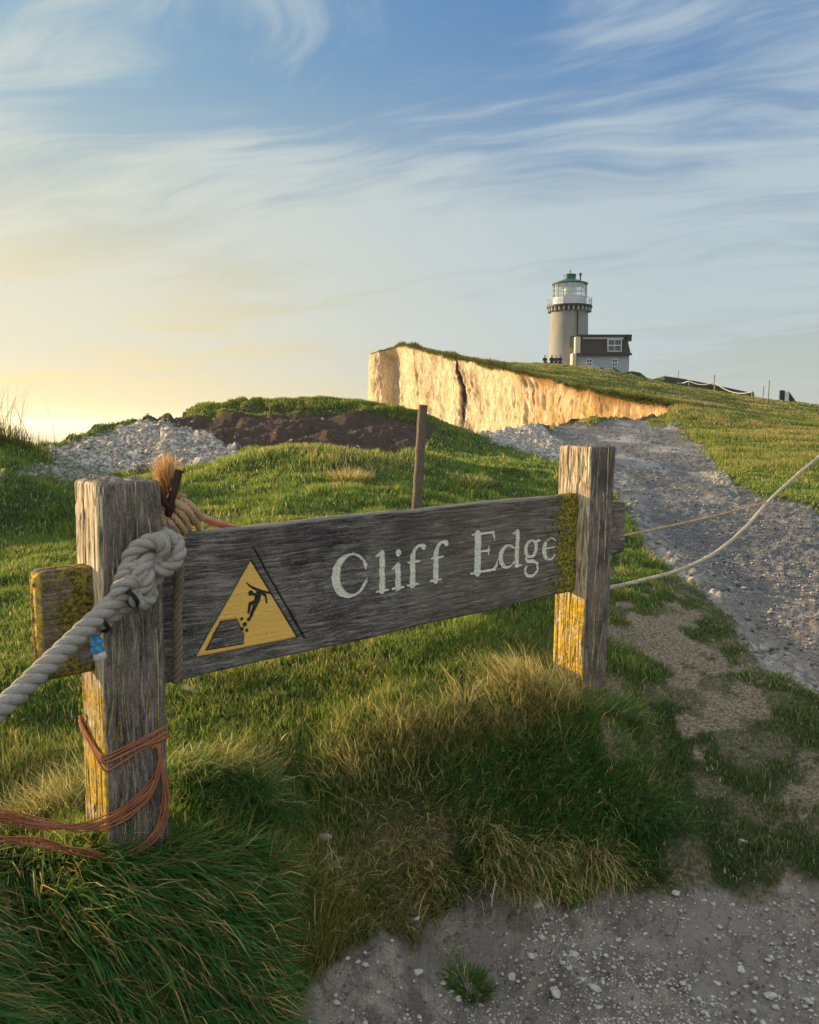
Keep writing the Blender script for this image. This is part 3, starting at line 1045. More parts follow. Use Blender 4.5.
def cliff_cap():
    n = 26000
    u = rng.uniform(U_TIP + .001, U_JOIN - .01, n)
    Y = np.exp(np.interp(u, us, VD)) * (1 + rng.uniform(-.003, .012, n))
    X = u * Y
    cl = fbm(X * .5, Y * .5, 0, 3, 65)
    k = rng.random(n) < smooth(-1.0, .0, cl) + .25
    u, X, Y, cl = u[k], X[k], Y[k], cl[k]; n = len(X)
    Z = np.interp(u, us, Zf[0])
    px = u * F_PX + 409.5
    thick = np.interp(px, [370, 394, 397, 500, 515, 540, 675], [.12, .2, .75, .75, .4, .5, .6])
    col = np.array([.075, .060, .028]) * rng.uniform(.5, 1.6, (n, 1))
    g = rng.random(n) < .3
    col[g] = GREENS[rng.integers(0, 3, g.sum())]
    o = blades('grass', X, Y, Z - .05, rng.normal(math.pi, .8, n), thick * (.25 + .4 * rng.random(n) + .4 * np.clip(cl, 0, 1)), .10 * rng.uniform(.6, 1.4, n), rng.uniform(-.2, 1.2, n), rng.uniform(.5, 2.0, n), col, col * 1.2, 3)
    tag(o, 'ragged dark turf hanging over the top of the chalk cliff', 'grass', kind='stuff')


cliff_cap()

# turf lip that overhangs the eroded bank on the hummock
def bank_rim():
    n = 30000
    pxs = rng.uniform(188, 470, n)
    pys = np.interp(pxs, [188, 215, 260, 310, 350, 395, 440, 470], [410, 407, 405, 401.5, 401.5, 407, 424, 434])
    Y = rng.uniform(17.0, 18.3, n)
    X = (pxs - 409.5) / F_PX * Y
    Z = ground_at(X, Y)
    d = rng.uniform(0, 2 * math.pi, n)
    big = fbm(X * 1.2, Y * 1.2, 0, 3, 61)
    k = rng.random(n) < smooth(-.7, .5, big) + .2
    X, Y, Z, d, big = X[k], Y[k], Z[k], d[k], big[k]
    n = len(X)
    col = GREENS[rng.integers(1, 4, n)] * rng.uniform(.8, 1.3, (n, 1))
    dry = rng.random(n) < .25
    col[dry] = STRAW[rng.integers(0, 4, dry.sum())] * .7
    o = blades('grass', X, Y, Z + .0, d, .03 + .04 * rng.random(n) + .04 * np.clip(big, 0, 1), .022 * np.ones(n), rng.uniform(0, .7, n), rng.uniform(0, .9, n), col, col * 1.2, 2)
    tag(o, 'thick turf along the top of the eroded earth bank', 'grass', kind='stuff')


bank_rim()


# separate tussocks that stand out of the turf
def tussock(x, y, n, L, spread, straw, lean=(0, 0), name='grass_tussock', label='', group=None, wid=.0026, up=.35):
    a = rng.uniform(0, 2 * math.pi, n)
    r = spread * np.sqrt(rng.random(n))
    X, Y = x + r * np.cos(a), y + r * np.sin(a)
    Z = ground_at(X, Y)
    ang = np.arctan2(np.sin(a) * (.4 + r / spread) + lean[1] + rng.normal(0, .3, n), np.cos(a) * (.4 + r / spread) + lean[0] + rng.normal(0, .3, n))
    col = GREENS[rng.integers(0, 4, n)] * rng.uniform(.8, 1.25, (n, 1))
    dry = rng.random(n) < straw
    col[dry] = STRAW[rng.integers(0, 4, dry.sum())] * rng.uniform(.7, 1.2, (dry.sum(), 1))
    m = math.hypot(*lean)
    o = blades(name, X, Y, Z - .006, ang, L * rng.uniform(.55, 1.1, n), wid * rng.uniform(.8, 1.5, n),
               rng.uniform(.0, up, n) + rng.exponential(.12, n) + m * .25, rng.uniform(.3, 1.3, n) + m * .45, col, col * 1.25, 4)
    tag(o, label, 'grass tuft', group)
    return o


def tus_at(px, py, Y, *a, **k):
    p = at(px, py, Y)
    return tussock(p.x, p.y, *a, **k)


def fringe(pts, n, jit_, L, straw, lean, lsd, label, wid=.0036, up=.5, bend=(.3, 1.3), group=None, cool=False):
    """blades rooted along a line on the ground, for edges and ridges of long grass"""
    q = np.array([(lambda p: (p.x, p.y))(at(*p)) for p in pts])
    seg_ = rng.integers(0, len(q) - 1, n); f = rng.random(n)
    X = q[seg_, 0] * (1 - f) + q[seg_ + 1, 0] * f + rng.normal(0, jit_, n)
    Y = q[seg_, 1] * (1 - f) + q[seg_ + 1, 1] * f + rng.normal(0, jit_, n)
    cl = fbm(X * 14, Y * 14, 0, 3, 63)
    k = rng.random(n) < smooth(-.9, .1, cl) + .22
    X, Y, cl = X[k], Y[k], cl[k]; n = len(X)
    Z = ground_at(X, Y)
    hd = math.atan2(lean[1], lean[0])
    ang = hd + rng.normal(0, lsd, n) + .6 * fbm(X * 5, Y * 5, 0, 2, 64)
    col = GREENS[rng.integers(0, 4, n)] * rng.uniform(.7, 1.25, (n, 1))
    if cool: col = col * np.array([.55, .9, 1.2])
    dry = rng.random(n) < straw + .25 * cl
    col[dry] = STRAW[rng.integers(0, 4, dry.sum())] * rng.uniform(.7, 1.25, (dry.sum(), 1))
    m = math.hypot(*lean)
    o = blades('grass_tussock', X, Y, Z - .008, ang, L * rng.uniform(.35, 1.15, n) * (1 + .25 * cl), wid * rng.uniform(.6, 1.4, n), rng.uniform(0, up, n) + .2 * m, rng.uniform(bend[0], bend[1], n) + m * .3, col, col * 1.25, 4)
    tag(o, label, 'grass tuft', group)
    return o


TG = 'tussocks of long grass on the bank below the sign'
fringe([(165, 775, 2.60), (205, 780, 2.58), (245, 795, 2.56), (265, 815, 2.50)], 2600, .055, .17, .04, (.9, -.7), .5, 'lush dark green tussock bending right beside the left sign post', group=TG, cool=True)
fringe([(165, 760, 2.68), (210, 765, 2.68), (255, 785, 2.64), (285, 800, 2.60)], 1500, .035, .12, .55, (.5, -.2), .9, 'sunlit yellowish crest of the tussock right of the left post', group=TG, up=.35)
fringe([(0, 830, 2.40), (40, 812, 2.45), (80, 800, 2.50), (95, 780, 2.62)], 2000, .06, .17, .60, (-.4, -.1), 1.4, 'straw coloured tussock catching the sun left of the left post', group=TG)
fringe([(335, 775, 2.75), (375, 752, 2.85), (420, 742, 2.93), (470, 730, 3.02)], 3200, .05, .14, .70, (-.2, -.3), 1.3, 'pale straw tussock on the bank below the middle of the sign', group=TG, up=.4)
fringe([(460, 735, 2.98), (500, 722, 3.08), (535, 708, 3.20)], 2600, .055, .16, .66, (-.4, -.2), 1.1, 'half green half straw tussock left of the right post foot', group=TG, up=.4)
fringe([(515, 715, 3.18), (545, 705, 3.28), (565, 698, 3.36)], 2600, .06, .23, .78, (-.7, -.1), .9, 'sunlit tussock leaning left against the right sign post', group=TG, up=.3)
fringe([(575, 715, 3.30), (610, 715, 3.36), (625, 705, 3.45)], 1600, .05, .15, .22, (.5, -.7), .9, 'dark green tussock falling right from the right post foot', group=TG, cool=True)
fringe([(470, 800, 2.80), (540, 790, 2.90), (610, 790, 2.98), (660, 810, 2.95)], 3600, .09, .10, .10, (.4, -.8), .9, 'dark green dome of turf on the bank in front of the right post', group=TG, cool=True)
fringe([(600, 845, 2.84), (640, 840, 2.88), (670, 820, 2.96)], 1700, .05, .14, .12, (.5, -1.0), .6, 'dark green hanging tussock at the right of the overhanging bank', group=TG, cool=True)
fringe([(490, 872, 2.69), (530, 872, 2.72), (580, 868, 2.74), (625, 862, 2.78)], 2000, .03, .15, .55, (.12, -1.3), .55, 'dry fringe of tan blades hanging over the bare path edge', group=TG, bend=(.5, 1.3), up=1.0)
fringe([(465, 868, 2.66), (490, 862, 2.70), (510, 858, 2.73)], 800, .04, .11, .30, (-.1, -1.2), .8, 'mixed tan and green tuft hanging at the left of the overhanging bank', group=TG)
fringe([(385, 880, 2.52), (415, 880, 2.56), (435, 872, 2.60)], 1200, .08, .10, .50, (-.2, -.8), 1.2, 'brownish tuft on the worn slope above the bare path', group=TG)
fringe([(285, 900, 2.32), (325, 905, 2.34), (355, 895, 2.42)], 900, .06, .12, .40, (.1, -.7), 1.2, 'olive tuft at the left edge of the worn slope', group=TG)
tus_at(468, 955, 2.36, 420, .07, .06, .05, (.0, -.3), label='small dark weedy tuft growing on the bare path', group=TG, wid=.0036)
tus_at(350, 478, 8.5, 700, .16, .22, .95, (.1, -.2), name='grass_tussock', label='dry straw tussock on the grassy mound behind the sign', wid=.010)
tus_at(470, 483, 9.2, 500, .12, .25, .5, (.1, -.2), name='grass_tussock', label='golden tuft on the mound near the right post top', wid=.010)
tus_at(160, 565 + 80, 4.0, 900, .10, .3, .5, (.1, -.2), name='grass_tussock', label='pale tuft of grass seen under the sign beside the hanging rope', wid=.004)

# tall grass against the sky at the far left
def tall_grass():
    n = 900
    c = at(8, 452, 8.9)
    X = c.x + rng.normal(-.15, .28, n); Y = c.y + rng.normal(0, .2, n)
    Z = ground_at(X, Y)
    col = np.array([.07, .065, .03]) * rng.uniform(.5, 1.4, (n, 1))
    L = rng.uniform(.12, .36, n)
    L[:60] = rng.uniform(.45, .85, 60)
    o = blades('tall_grass', X, Y, Z - .02, rng.normal(-.1, 1.0, n), L, rng.uniform(.006, .011, n), rng.uniform(-.1, .25, n), rng.uniform(.1, .8, n), col, col * 1.1, 4)
    tag(o, 'tall wispy grass standing against the sky at the far left', 'grass tuft')
    for q, (px, L_) in enumerate([(292, .30), (304, .24)]):
        p = at(px, 402, 17.3)
        n = 24
        o = blades('grass_stalk', p.x + rng.normal(0, .05, n), 17.3 + rng.normal(0, .05, n), np.full(n, gz(p.x, 17.3)), rng.uniform(2.2, 3.6, n), L_ * rng.uniform(.4, 1.2, n), np.full(n, .02),
                   rng.uniform(-.1, .35, n), rng.uniform(0, .5, n), np.tile([.09, .06, .025], (n, 1)), None, 3)
        tag(o, ['tall thin dry stalk standing on top of the dark hummock', 'shorter dry weed just right of the tall stalk on the hummock'][q], 'dry weed')


tall_grass()

# ------------------------------------------------------------------ stones and gravel
M_STONE = plain('chalk_stone', (.44, .425, .39), .9, var=.22, scale=40)
M_RUB = plain('rubble_chalk', (.31, .295, .27), .95, var=.30, scale=9)
M_FLINT = plain('flint', (.10, .10, .11), .6, var=.2, scale=80)
ico = bmesh.new(); bmesh.ops.create_icosphere(ico, subdivisions=1, radius=1)
ICO_V = np.array([v.co[:] for v in ico.verts]); ICO_F = np.array([[v.index for v in f.verts] for f in ico.faces]); ico.free()


def stone_cloud(name, X, Y, S, flat=.55, sink=.25, material=None, label=None, cat='gravel'):
    n = len(X)
    nv = len(ICO_V)
    Z = ground_at(X, Y)
    a = rng.uniform(0, 2 * math.pi, n)
    ca, sa = np.cos(a), np.sin(a)
    sc = S[:, None] * rng.uniform(.6, 1.3, (n, 3)) * np.array([1, .8, flat])
    B = ICO_V[None] * (1 + rng.uniform(-.28, .28, (n, nv, 1))) * sc[:, None]
    V = np.empty((n, nv, 3))
    V[..., 0] = B[..., 0] * ca[:, None] - B[..., 1] * sa[:, None] + X[:, None]
    V[..., 1] = B[..., 0] * sa[:, None] + B[..., 1] * ca[:, None] + Y[:, None]
    V[..., 2] = B[..., 2] + (Z + sc[:, 2] * (1 - 2 * sink))[:, None]
    F = (ICO_F[None] + (np.arange(n) * nv)[:, None, None]).reshape(-1, 3)
    me = np_mesh(name, V.reshape(-1, 3), F.ravel(), np.arange(len(F)) * 3, np.full(len(F), 3))
    o = link_mesh(name, me, material or M_STONE, smooth_=False)
    tag(o, label, cat, kind='stuff')
    return o


def rand_pts(N, y0, y1, umax, cond, power=.4):
    l = np.exp(rng.uniform(math.log(y0), math.log(y1), N))
    u = rng.uniform(-umax, umax, N)
    X = u * l
    Z = ground_at(X, l)
    px, py = project(X, l, Z)
    ci = np.clip(np.round(np.interp(u, us, np.arange(NC))).astype(int), 0, NC - 1)
    r = np.clip(np.round((np.log(l) - V0) / (VE[ci] - V0) * (NRN - 1)).astype(int), 0, NRN - 1)
    k = cond(px, py, l, pn[r, ci], cn[r, ci], sn[r, ci], X) & (rng.random(N) < 1)
    return X[k & (l < np.exp(VE[ci]) * .995)], l[k & (l < np.exp(VE[ci]) * .995)]


X, Y = rand_pts(30000, 1.5, 3.6, .7, lambda px, py, y, p, c, s, x: (p > .6) & (fbm(x * 4, y * 4, 0, 4, 71) + .5 * rng.normal(0, .5, len(x)) > .25 - .5 * smooth(560, 760, px) * smooth(820, 900, py)))
stone_cloud('gravel', X, Y, .0022 + .0055 * rng.random(len(X)) ** 3, label='small chips of chalk scattered over the trodden path in front')
X, Y = rand_pts(9000, 1.7, 3.2, .7, lambda px, py, y, p, c, s, x: (p > .7) & (rng.random(len(px)) < .07 + gs(px, py, 570, 960, 60, 40) * .55 + .2 * smooth(640, 800, px)))
stone_cloud('gravel', X, Y, .005 + .008 * rng.random(len(X)) ** 2, flat=.45, label='larger bits of chalk bedded in the trodden path in front')
X, Y = rand_pts(2500, 1.5, 3.6, .7, lambda px, py, y, p, c, s, x: (p > .6))
stone_cloud('gravel', X, Y, .002 + .006 * rng.random(len(X)) ** 2, material=M_FLINT, label='dark grey flint chips scattered over the path in front')
X, Y = rand_pts(32000, 3.4, 30, .7, lambda px, py, y, p, c, s, x: (p > .6) & (fbm(x * .9, y * .5, 0, 3, 72) > -.35))
stone_cloud('gravel', X, Y, .004 + .009 * rng.random(len(X)) ** 3 * (1 + Y / 10), material=M_RUB, label='pale gravel covering the broad path that climbs towards the lighthouse')
X, Y = rand_pts(14000, 3.4, 30, .7, lambda px, py, y, p, c, s, x: (p > .6))
stone_cloud('gravel', X, Y, .004 + .010 * rng.random(len(X)) ** 2 * (1 + Y / 10), material=M_FLINT, label='dark gravel on the broad path that climbs towards the lighthouse')
X, Y = rand_pts(110000, 8, 26, .7, lambda px, py, y, p, c, s, x: (c > .4) & (rng.random(len(px)) < .8))
stone_cloud('rubble', X, Y, .008 + .032 * rng.random(len(X)) ** 3, flat=.6, material=M_RUB, label='broken white chalk rubble spilling over the cliff edge', cat='rubble')
X, Y = rand_pts(9000, 11, 19, .5, lambda px, py, y, p, c, s, x: (s > .5) & (rng.random(len(px)) < .09))
stone_cloud('rubble', X, Y, .015 + .035 * rng.random(len(X)) ** 2, label='chalk lumps stuck in the dark eroded bank', cat='rubble')
# the larger stones one can tell apart
def stone(px, py, Y, size, label, shp=(1, .8, .5), group='loose white stones on the ground'):
    p = at(px, py, Y)
    # walk along the line of sight until the ground is met
    for yy in np.arange(1.6, 14, .01):
        q = at(px, py, yy)
        if q.z < gz(q.x, q.y):
            p = q; break
    bm = bmesh.new()
    bmesh.ops.create_icosphere(bm, subdivisions=3, radius=1)
    sd_ = random.random() * 90
    for v in bm.verts:
        k = 1 + .30 * float(vnoise(v.co.x * 1.3 + sd_, v.co.y * 1.3, v.co.z * 1.3, 5)) + .10 * float(vnoise(v.co.x * 4 + sd_, v.co.y * 4, v.co.z * 4, 6))
        v.co = Vector((v.co.x * shp[0], v.co.y * shp[1], v.co.z * shp[2])) * k * size
    for f in bm.faces: f.smooth = True
    m_ = bpy.data.meshes.new('stone'); bm.to_mesh(m_); bm.free()
    m_.materials.append(M_STONE)
    o = bpy.data.objects.new('stone', m_); COL.objects.link(o)
    o.location = (p.x, p.y, gz(p.x, p.y) + size * shp[2] * .25)
    o.rotation_euler = (random.uniform(-.2, .2), random.uniform(-.2, .2), random.uniform(0, 6))
    tag(o, label, 'stone', group)


for a in [
    (325, 838, 2.4, .022, 'white stone in the grass below the warning triangle'),
    (744, 842, 2.8, .018, 'white stone on the dark grass at the right above the path', (1.3, .5, .4)),
    (417, 922, 2.4, .010, 'lone small white stone between the worn slope and the bare path'),
    (512, 979, 2.2, .016, 'pale stone farthest left of the cluster on the bare path'),
    (531, 958, 2.2, .015, 'white stone at the top left of the cluster on the bare path'),
    (574, 957, 2.2, .019, 'squarish white stone in the middle of the cluster on the bare path'),
    (556, 993, 2.2, .020, 'flat pale stone in the lower part of the cluster on the bare path', (1.3, .8, .35)),
    (596, 990, 2.2, .018, 'flat pale stone at the bottom right of the cluster on the bare path', (1.5, .8, .35)),
    (538, 908, 2.5, .018, 'pale stone just below the hanging dry grass fringe'),
    (676, 894, 2.5, .015, 'cream stone at the edge of the dark grass on the right'),
    (741, 972, 2.2, .014, 'white stone alone right of the cluster on the bare path'),
    (683, 986, 2.2, .012, 'small white stone in the lower right of the bare path'),
    (770, 996, 2.2, .018, 'broad pale stone near the lower right corner', (1.3, .8, .4)),
    (808, 1005, 2.2, .014, 'white stone in the lower right corner of the bare path'),
    (417, 975, 2.3, .016, 'brown flat stone on the left part of the bare path', (1, .8, .4)),
    (458, 1000, 2.2, .013, 'small pale stone at the lower middle of the bare path'),
    (190, 690, 3.2, .030, 'flat white stone in the grass beyond the left post', (1.4, .7, .3)),
]:
    stone(*a[:5], *(a[5:] or ()))
# ------------------------------------------------------------------ the sign: two posts and a routed board
BD = Vector((.758, .652, 0)).normalized()          # along the board, left to right
BN = Vector((BD.y, -BD.x, 0))                       # towards the viewer
RZ = math.atan2(BD.y, BD.x)
B0 = Vector((-.7015, 2.3, 0))                       # where the board's front face leaves the left post
S_END = 1.87


def rrect(w, h, r, nf, ns_, nb, ncorn=4):
    """closed outline of a rounded rectangle, front first; returns points and outward normals"""
    P, N = [], []
    def line(a, b, n, nn):
        for k in range(n):
            t = (k + .5) / n
            P.append((a[0] + (b[0] - a[0]) * t, a[1] + (b[1] - a[1]) * t)); N.append(nn)
    def corner(c, a0):
        for k in range(ncorn):
            a = a0 + (k + .5) / ncorn * math.pi / 2
            P.append((c[0] + r * math.cos(a), c[1] + r * math.sin(a))); N.append((math.cos(a), math.sin(a)))
    x, y = w / 2, h / 2
    line((-x + r, -y), (x - r, -y), nf, (0, -1)); corner((x - r, -y + r), -math.pi / 2)
    line((x, -y + r), (x, y - r), ns_, (1, 0)); corner((x - r, y - r), 0)
    line((x - r, y), (-x + r, y), nb, (0, 1)); corner((-x + r, y - r), math.pi / 2)
    line((-x, y - r), (-x, -y + r), ns_, (-1, 0)); corner((-x + r, -y + r), math.pi)
    return np.array(P), np.array(N)


def prism(name, P, N, ls, disp, material, axis='z', cap=10, capround=.012, attr=None, capnoise=.003):
    """sweep outline P along ls; disp(l, a, b, na, nb) gives outward displacement; rounded, rough end caps"""
    nl, npnt = len(ls), len(P)
    Lg = np.repeat(np.array(ls)[:, None], npnt, 1)
    A = np.repeat(P[None, :, 0], nl, 0); Bc = np.repeat(P[None, :, 1], nl, 0)
    NA = np.repeat(N[None, :, 0], nl, 0); NB = np.repeat(N[None, :, 1], nl, 0)
    D = disp(Lg, A, Bc, NA, NB)
    # round the arrises at the ends
    l0, l1 = ls[0], ls[-1]
    e = np.minimum(Lg - l0, l1 - Lg)
    D = D - capround * (1 - np.sqrt(np.clip(1 - (1 - np.clip(e / capround, 0, 1)) ** 2, 0, 1)))
    A2, B2 = A + NA * D, Bc + NB * D
    rings_a, rings_b, rings_l = [A2], [B2], [Lg]
    for side_, row in ((0, 0), (1, -1)):
        ra, rb, rl = [], [], []
        for k in range(1, cap + 1):
            s = 1 - (k / cap) ** 1.0
            a_, b_ = A2[row] * s, B2[row] * s
            nz = capnoise * fbm(a_ * 60, b_ * 60, 0, 3, 17) + capnoise * .9 * fbm(a_ * 180, b_ * 20, 4, 2, 18)
            sg = -1 if side_ == 0 else 1
            ra.append(a_); rb.append(b_); rl.append(np.full(npnt, ls[row]) + sg * (capround * .10 * k / cap) + nz)
        if side_ == 0:
            rings_a.insert(0, np.array(ra[::-1])); rings_b.insert(0, np.array(rb[::-1])); rings_l.insert(0, np.array(rl[::-1]))
        else:
            rings_a.append(np.array(ra)); rings_b.append(np.array(rb)); rings_l.append(np.array(rl))
    AA, BB, LL = np.concatenate(rings_a), np.concatenate(rings_b), np.concatenate(rings_l)
    V = np.stack([AA, BB, LL] if axis == 'z' else [LL, AA, BB], -1).reshape(-1, 3)
    F = grid_faces(AA.shape[0], npnt, wrap=True)
    if axis != 'z': pass
    me = quad_mesh(name, V, F)
    if attr is not None:
        arr = np.zeros((AA.shape[0], npnt, 4), np.float32)
        arr[cap:cap + nl] = attr(Lg, A, Bc, NA, NB)
        a_ = me.color_attributes.new('paint', 'FLOAT_COLOR', 'POINT')
        a_.data.foreach_set('color', arr.ravel())
    bm = bmesh.new(); bm.from_mesh(me)
    bmesh.ops.recalc_face_normals(bm, faces=bm.faces[:])
    bm.to_mesh(me); bm.free()
    return me


def wood_color(t, tc, axis, dark=(.050, .045, .043), mid=(.118, .098, .082), light=(.37, .31, .25)):
    s1 = (26, 26, 2.6) if axis == 'z' else (2.6, 26, 26)
    s2 = (110, 110, 9) if axis == 'z' else (9, 110, 110)
    wob = t.n('ShaderNodeTexNoise', {'Vector': tc, 'Scale': 4.0, 'Detail': 2.0}).outputs['Color']
    tcw = t.n('ShaderNodeVectorMath', {0: tc, 1: t.n('ShaderNodeVectorMath', {0: wob, 'Scale': .035}, operation='SCALE').outputs[0]}, operation='ADD').outputs[0]
    g1 = t.noise(t.stretch(tcw, s1), 1.0, 7, .62)
    g2 = t.noise(t.stretch(tcw, s2), 1.0, 6, .7)
    blot = t.noise(tc, 5.5, 5, .6)
    c = t.mix(t.mapr(g1, .34, .62), dark, mid)
    c = t.mix(t.mapr(g2, .46, .70), c, light)
    s3 = (300, 300, 60) if axis == 'z' else (60, 300, 300)
    g3 = t.noise(t.stretch(tcw, s3), 1.0, 4, .7)
    c = t.mix(t.mapr(g2, .44, .34), c, [x * .22 for x in dark])
    c = t.mix(t.mapr(g3, .55, .68, 0, .7), c, light)
    c = t.mix(t.mapr(g3, .45, .34, 0, .75), c, [x * .4 for x in dark])
    c = t.mix(t.mapr(blot, .40, .68, 0, .35), c, light)
    spk = t.noise(tc, 260, 3, .8)
    c = t.mix(t.mapr(spk, .58, .68, 0, .65), c, [min(1, x * 1.5) for x in light])
    c = t.mix(t.mapr(spk, .42, .34, 0, .6), c, [x * .3 for x in dark])
    big_ = t.noise(tc, 2.3, 4, .6)
    c = t.mix(t.mapr(big_, .52, .66, 0, .55), c, [x * .8 for x in dark])
    h = t.math('ADD', t.math('ADD', t.math('MULTIPLY', g1, .8), g2), t.math('MULTIPLY', g3, .6))
    return c, h, blot, g2


def post_mat(name, z_lichen, top_tan=True, front_lichen=0.0, seed=0.0):
    def fn(t):
        tc = t.n('ShaderNodeTexCoord').outputs['Object']
        tcs = t.stretch(tc, (1, 1, 1), loc=(seed, seed, seed))
        c, h, blot, g2 = wood_color(t, tcs, 'z')
        sp = t.n('ShaderNodeSeparateXYZ', {0: tc})
        nrm_ = t.n('ShaderNodeSeparateXYZ', {0: t.n('ShaderNodeTexCoord').outputs['Normal']})
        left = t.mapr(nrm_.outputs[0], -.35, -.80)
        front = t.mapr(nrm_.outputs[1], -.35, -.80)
        # tan wood on the left face, colour lightened to imitate the low sun
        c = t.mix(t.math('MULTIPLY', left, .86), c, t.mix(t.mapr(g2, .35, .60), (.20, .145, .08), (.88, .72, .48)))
        sc_ = t.math('ADD', t.math('MULTIPLY', t.noise(tcs, 38, 6, .7), .6), t.math('MULTIPLY', t.noise(tcs, 150, 5, .8), .42))
        lm = t.math('MULTIPLY', left, t.mapr(sp.outputs[2], z_lichen + .03, z_lichen - .05))
        lm = t.math('MULTIPLY', lm, t.mapr(t.math('ADD', sc_, t.math('MULTIPLY', blot, .4)), .655, .70))
        fl = t.math('MULTIPLY', front, t.mapr(t.math('ADD', sc_, t.math('MULTIPLY', t.mapr(sp.outputs[2], .50, .0), .30 * front_lichen)), .68, .74))
        fl = t.math('MULTIPLY', fl, front_lichen, clamp=True)
        lm = t.math('MAXIMUM', lm, fl)
        c = t.mix(t.math('MULTIPLY', lm, .92), c, t.mix(t.mapr(t.noise(tcs, 62, 5, .75), .42, .56), t.mix(sc_, (.40, .19, .008), (.30, .24, .03)), t.mix(sc_, (.55, .33, .012), (.82, .58, .05))))
        # darker and greener towards the foot
        c = t.mix(t.math('MULTIPLY', t.mapr(sp.outputs[2], .22, .0), .45), c, (.05, .055, .03))
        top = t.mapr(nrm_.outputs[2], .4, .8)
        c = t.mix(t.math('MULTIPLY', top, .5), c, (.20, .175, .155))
        return principled(t, c, .9, t.math('ADD', h, t.math('MULTIPLY', lm, sc_)), .85, .004, .15)
    return mat(name, fn)


def post_disp(seed, cracks):
    def d(L, a, b, na, nb):
        arc = a * (np.abs(nb) > .5) * 1.0 + b * (np.abs(na) > .5) * 1.0 + (na * 3 + nb * 7) * .0
        fid = np.round(na) * 2 + np.round(nb) * 5
        q = arc + fid * 3.1
        v = .0035 * fbm(q * 9, L * 2.2, seed, 3, 101) + .0022 * fbm(q * 70, L * 3.0, seed, 3, 102) + .0010 * fbm(q * 240, L * 9, seed, 2, 103)
        r = np.abs(fbm(q * 26, L * 1.5, seed + 3, 2, 104))
        v = v - .0055 * np.clip(1 - r / .055, 0, 1) ** 1.5
        r2 = np.abs(fbm(q * 60, L * 3.5, seed + 5, 2, 105))
        v = v - .0022 * np.clip(1 - r2 / .08, 0, 1)
        for (f, c0, z0, z1, w, dep) in cracks:
            m_ = (np.abs(fid - f) < .6)
            cc_ = c0 + .006 * fbm(L * 6, 0 * L, f, 3, 106)
            v = v - m_ * dep * np.clip(1 - np.abs(arc - cc_) / w, 0, 1) * smooth(z0 - .05, z0, L) * smooth(z1 + .05, z1, L)
        # wear at the shoulders
        return v
    return d


sign = empty('cliff_edge_sign', (0, 0, 0), 'weathered grey wooden warning sign reading Cliff Edge with yellow triangle', 'sign')
sign.location = (B0.x + BD.x * .93, B0.y + BD.y * .93, .35)
bpy.context.view_layer.update()


def make_post(name, s0, zbase, ztop, mat_, cracks, seed, tilt, label):
    w = .175
    c = B0 + BD * (s0 + w / 2) + BN * (.0575 - w / 2)
    H = ztop - zbase
    P, N = rrect(w, w, .011, 90, 90, 30)
    ls = np.linspace(0, H, 420)
    me = prism(name, P, N, ls, post_disp(seed, cracks), mat_, cap=16, capround=.013, capnoise=.0035)
    o = link_mesh(name, me, mat_, None)
    o.location = (c.x, c.y, zbase)
    o.rotation_euler = (0, 0, RZ)
    o.rotation_euler = (Matrix.Rotation(tilt, 4, Vector((0, 1, 0))) @ Matrix.Rotation(RZ, 4, 'Z')).to_euler()
    bpy.context.view_layer.update()
    o.parent = sign
    o.matrix_parent_inverse = sign.matrix_world.inverted()
    o['label'] = label
    return o


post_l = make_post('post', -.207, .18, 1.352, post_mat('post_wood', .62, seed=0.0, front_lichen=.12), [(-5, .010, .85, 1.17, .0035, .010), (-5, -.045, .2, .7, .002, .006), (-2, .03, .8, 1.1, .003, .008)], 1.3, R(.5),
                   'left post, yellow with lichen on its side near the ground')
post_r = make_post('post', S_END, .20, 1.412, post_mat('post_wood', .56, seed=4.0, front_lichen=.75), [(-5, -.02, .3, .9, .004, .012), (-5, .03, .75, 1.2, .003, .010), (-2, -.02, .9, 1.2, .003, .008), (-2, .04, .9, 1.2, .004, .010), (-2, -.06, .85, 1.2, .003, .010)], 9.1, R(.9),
                   'right post with bright yellow lichen below the board')

# ---- lettering: strokes as chains of (x, z, width)
def seg_sd(X, Z, pts):
    d = np.full(X.shape, 9.0)
    for (x0, z0, w0), (x1, z1, w1) in zip(pts, pts[1:]):
        ex_, ez_ = x1 - x0, z1 - z0
        t_ = np.clip(((X - x0) * ex_ + (Z - z0) * ez_) / (ex_ ** 2 + ez_ ** 2 + 1e-12), 0, 1)
        d = np.minimum(d, np.hypot(X - x0 - t_ * ex_, Z - z0 - t_ * ez_) - (w0 + (w1 - w0) * t_) / 2)
    return d


def arc_(cx_, cz_, rx, rz, a0, a1, wthick, wthin, thick_at=180, n=28):
    out = []
    for k in range(n + 1):
        a = R(a0 + (a1 - a0) * k / n)
        f = max(0.0, math.cos(a - R(thick_at))) ** 1.2
        out.append((cx_ + rx * math.cos(a), cz_ + rz * math.sin(a), wthin + (wthick - wthin) * f))
    return out


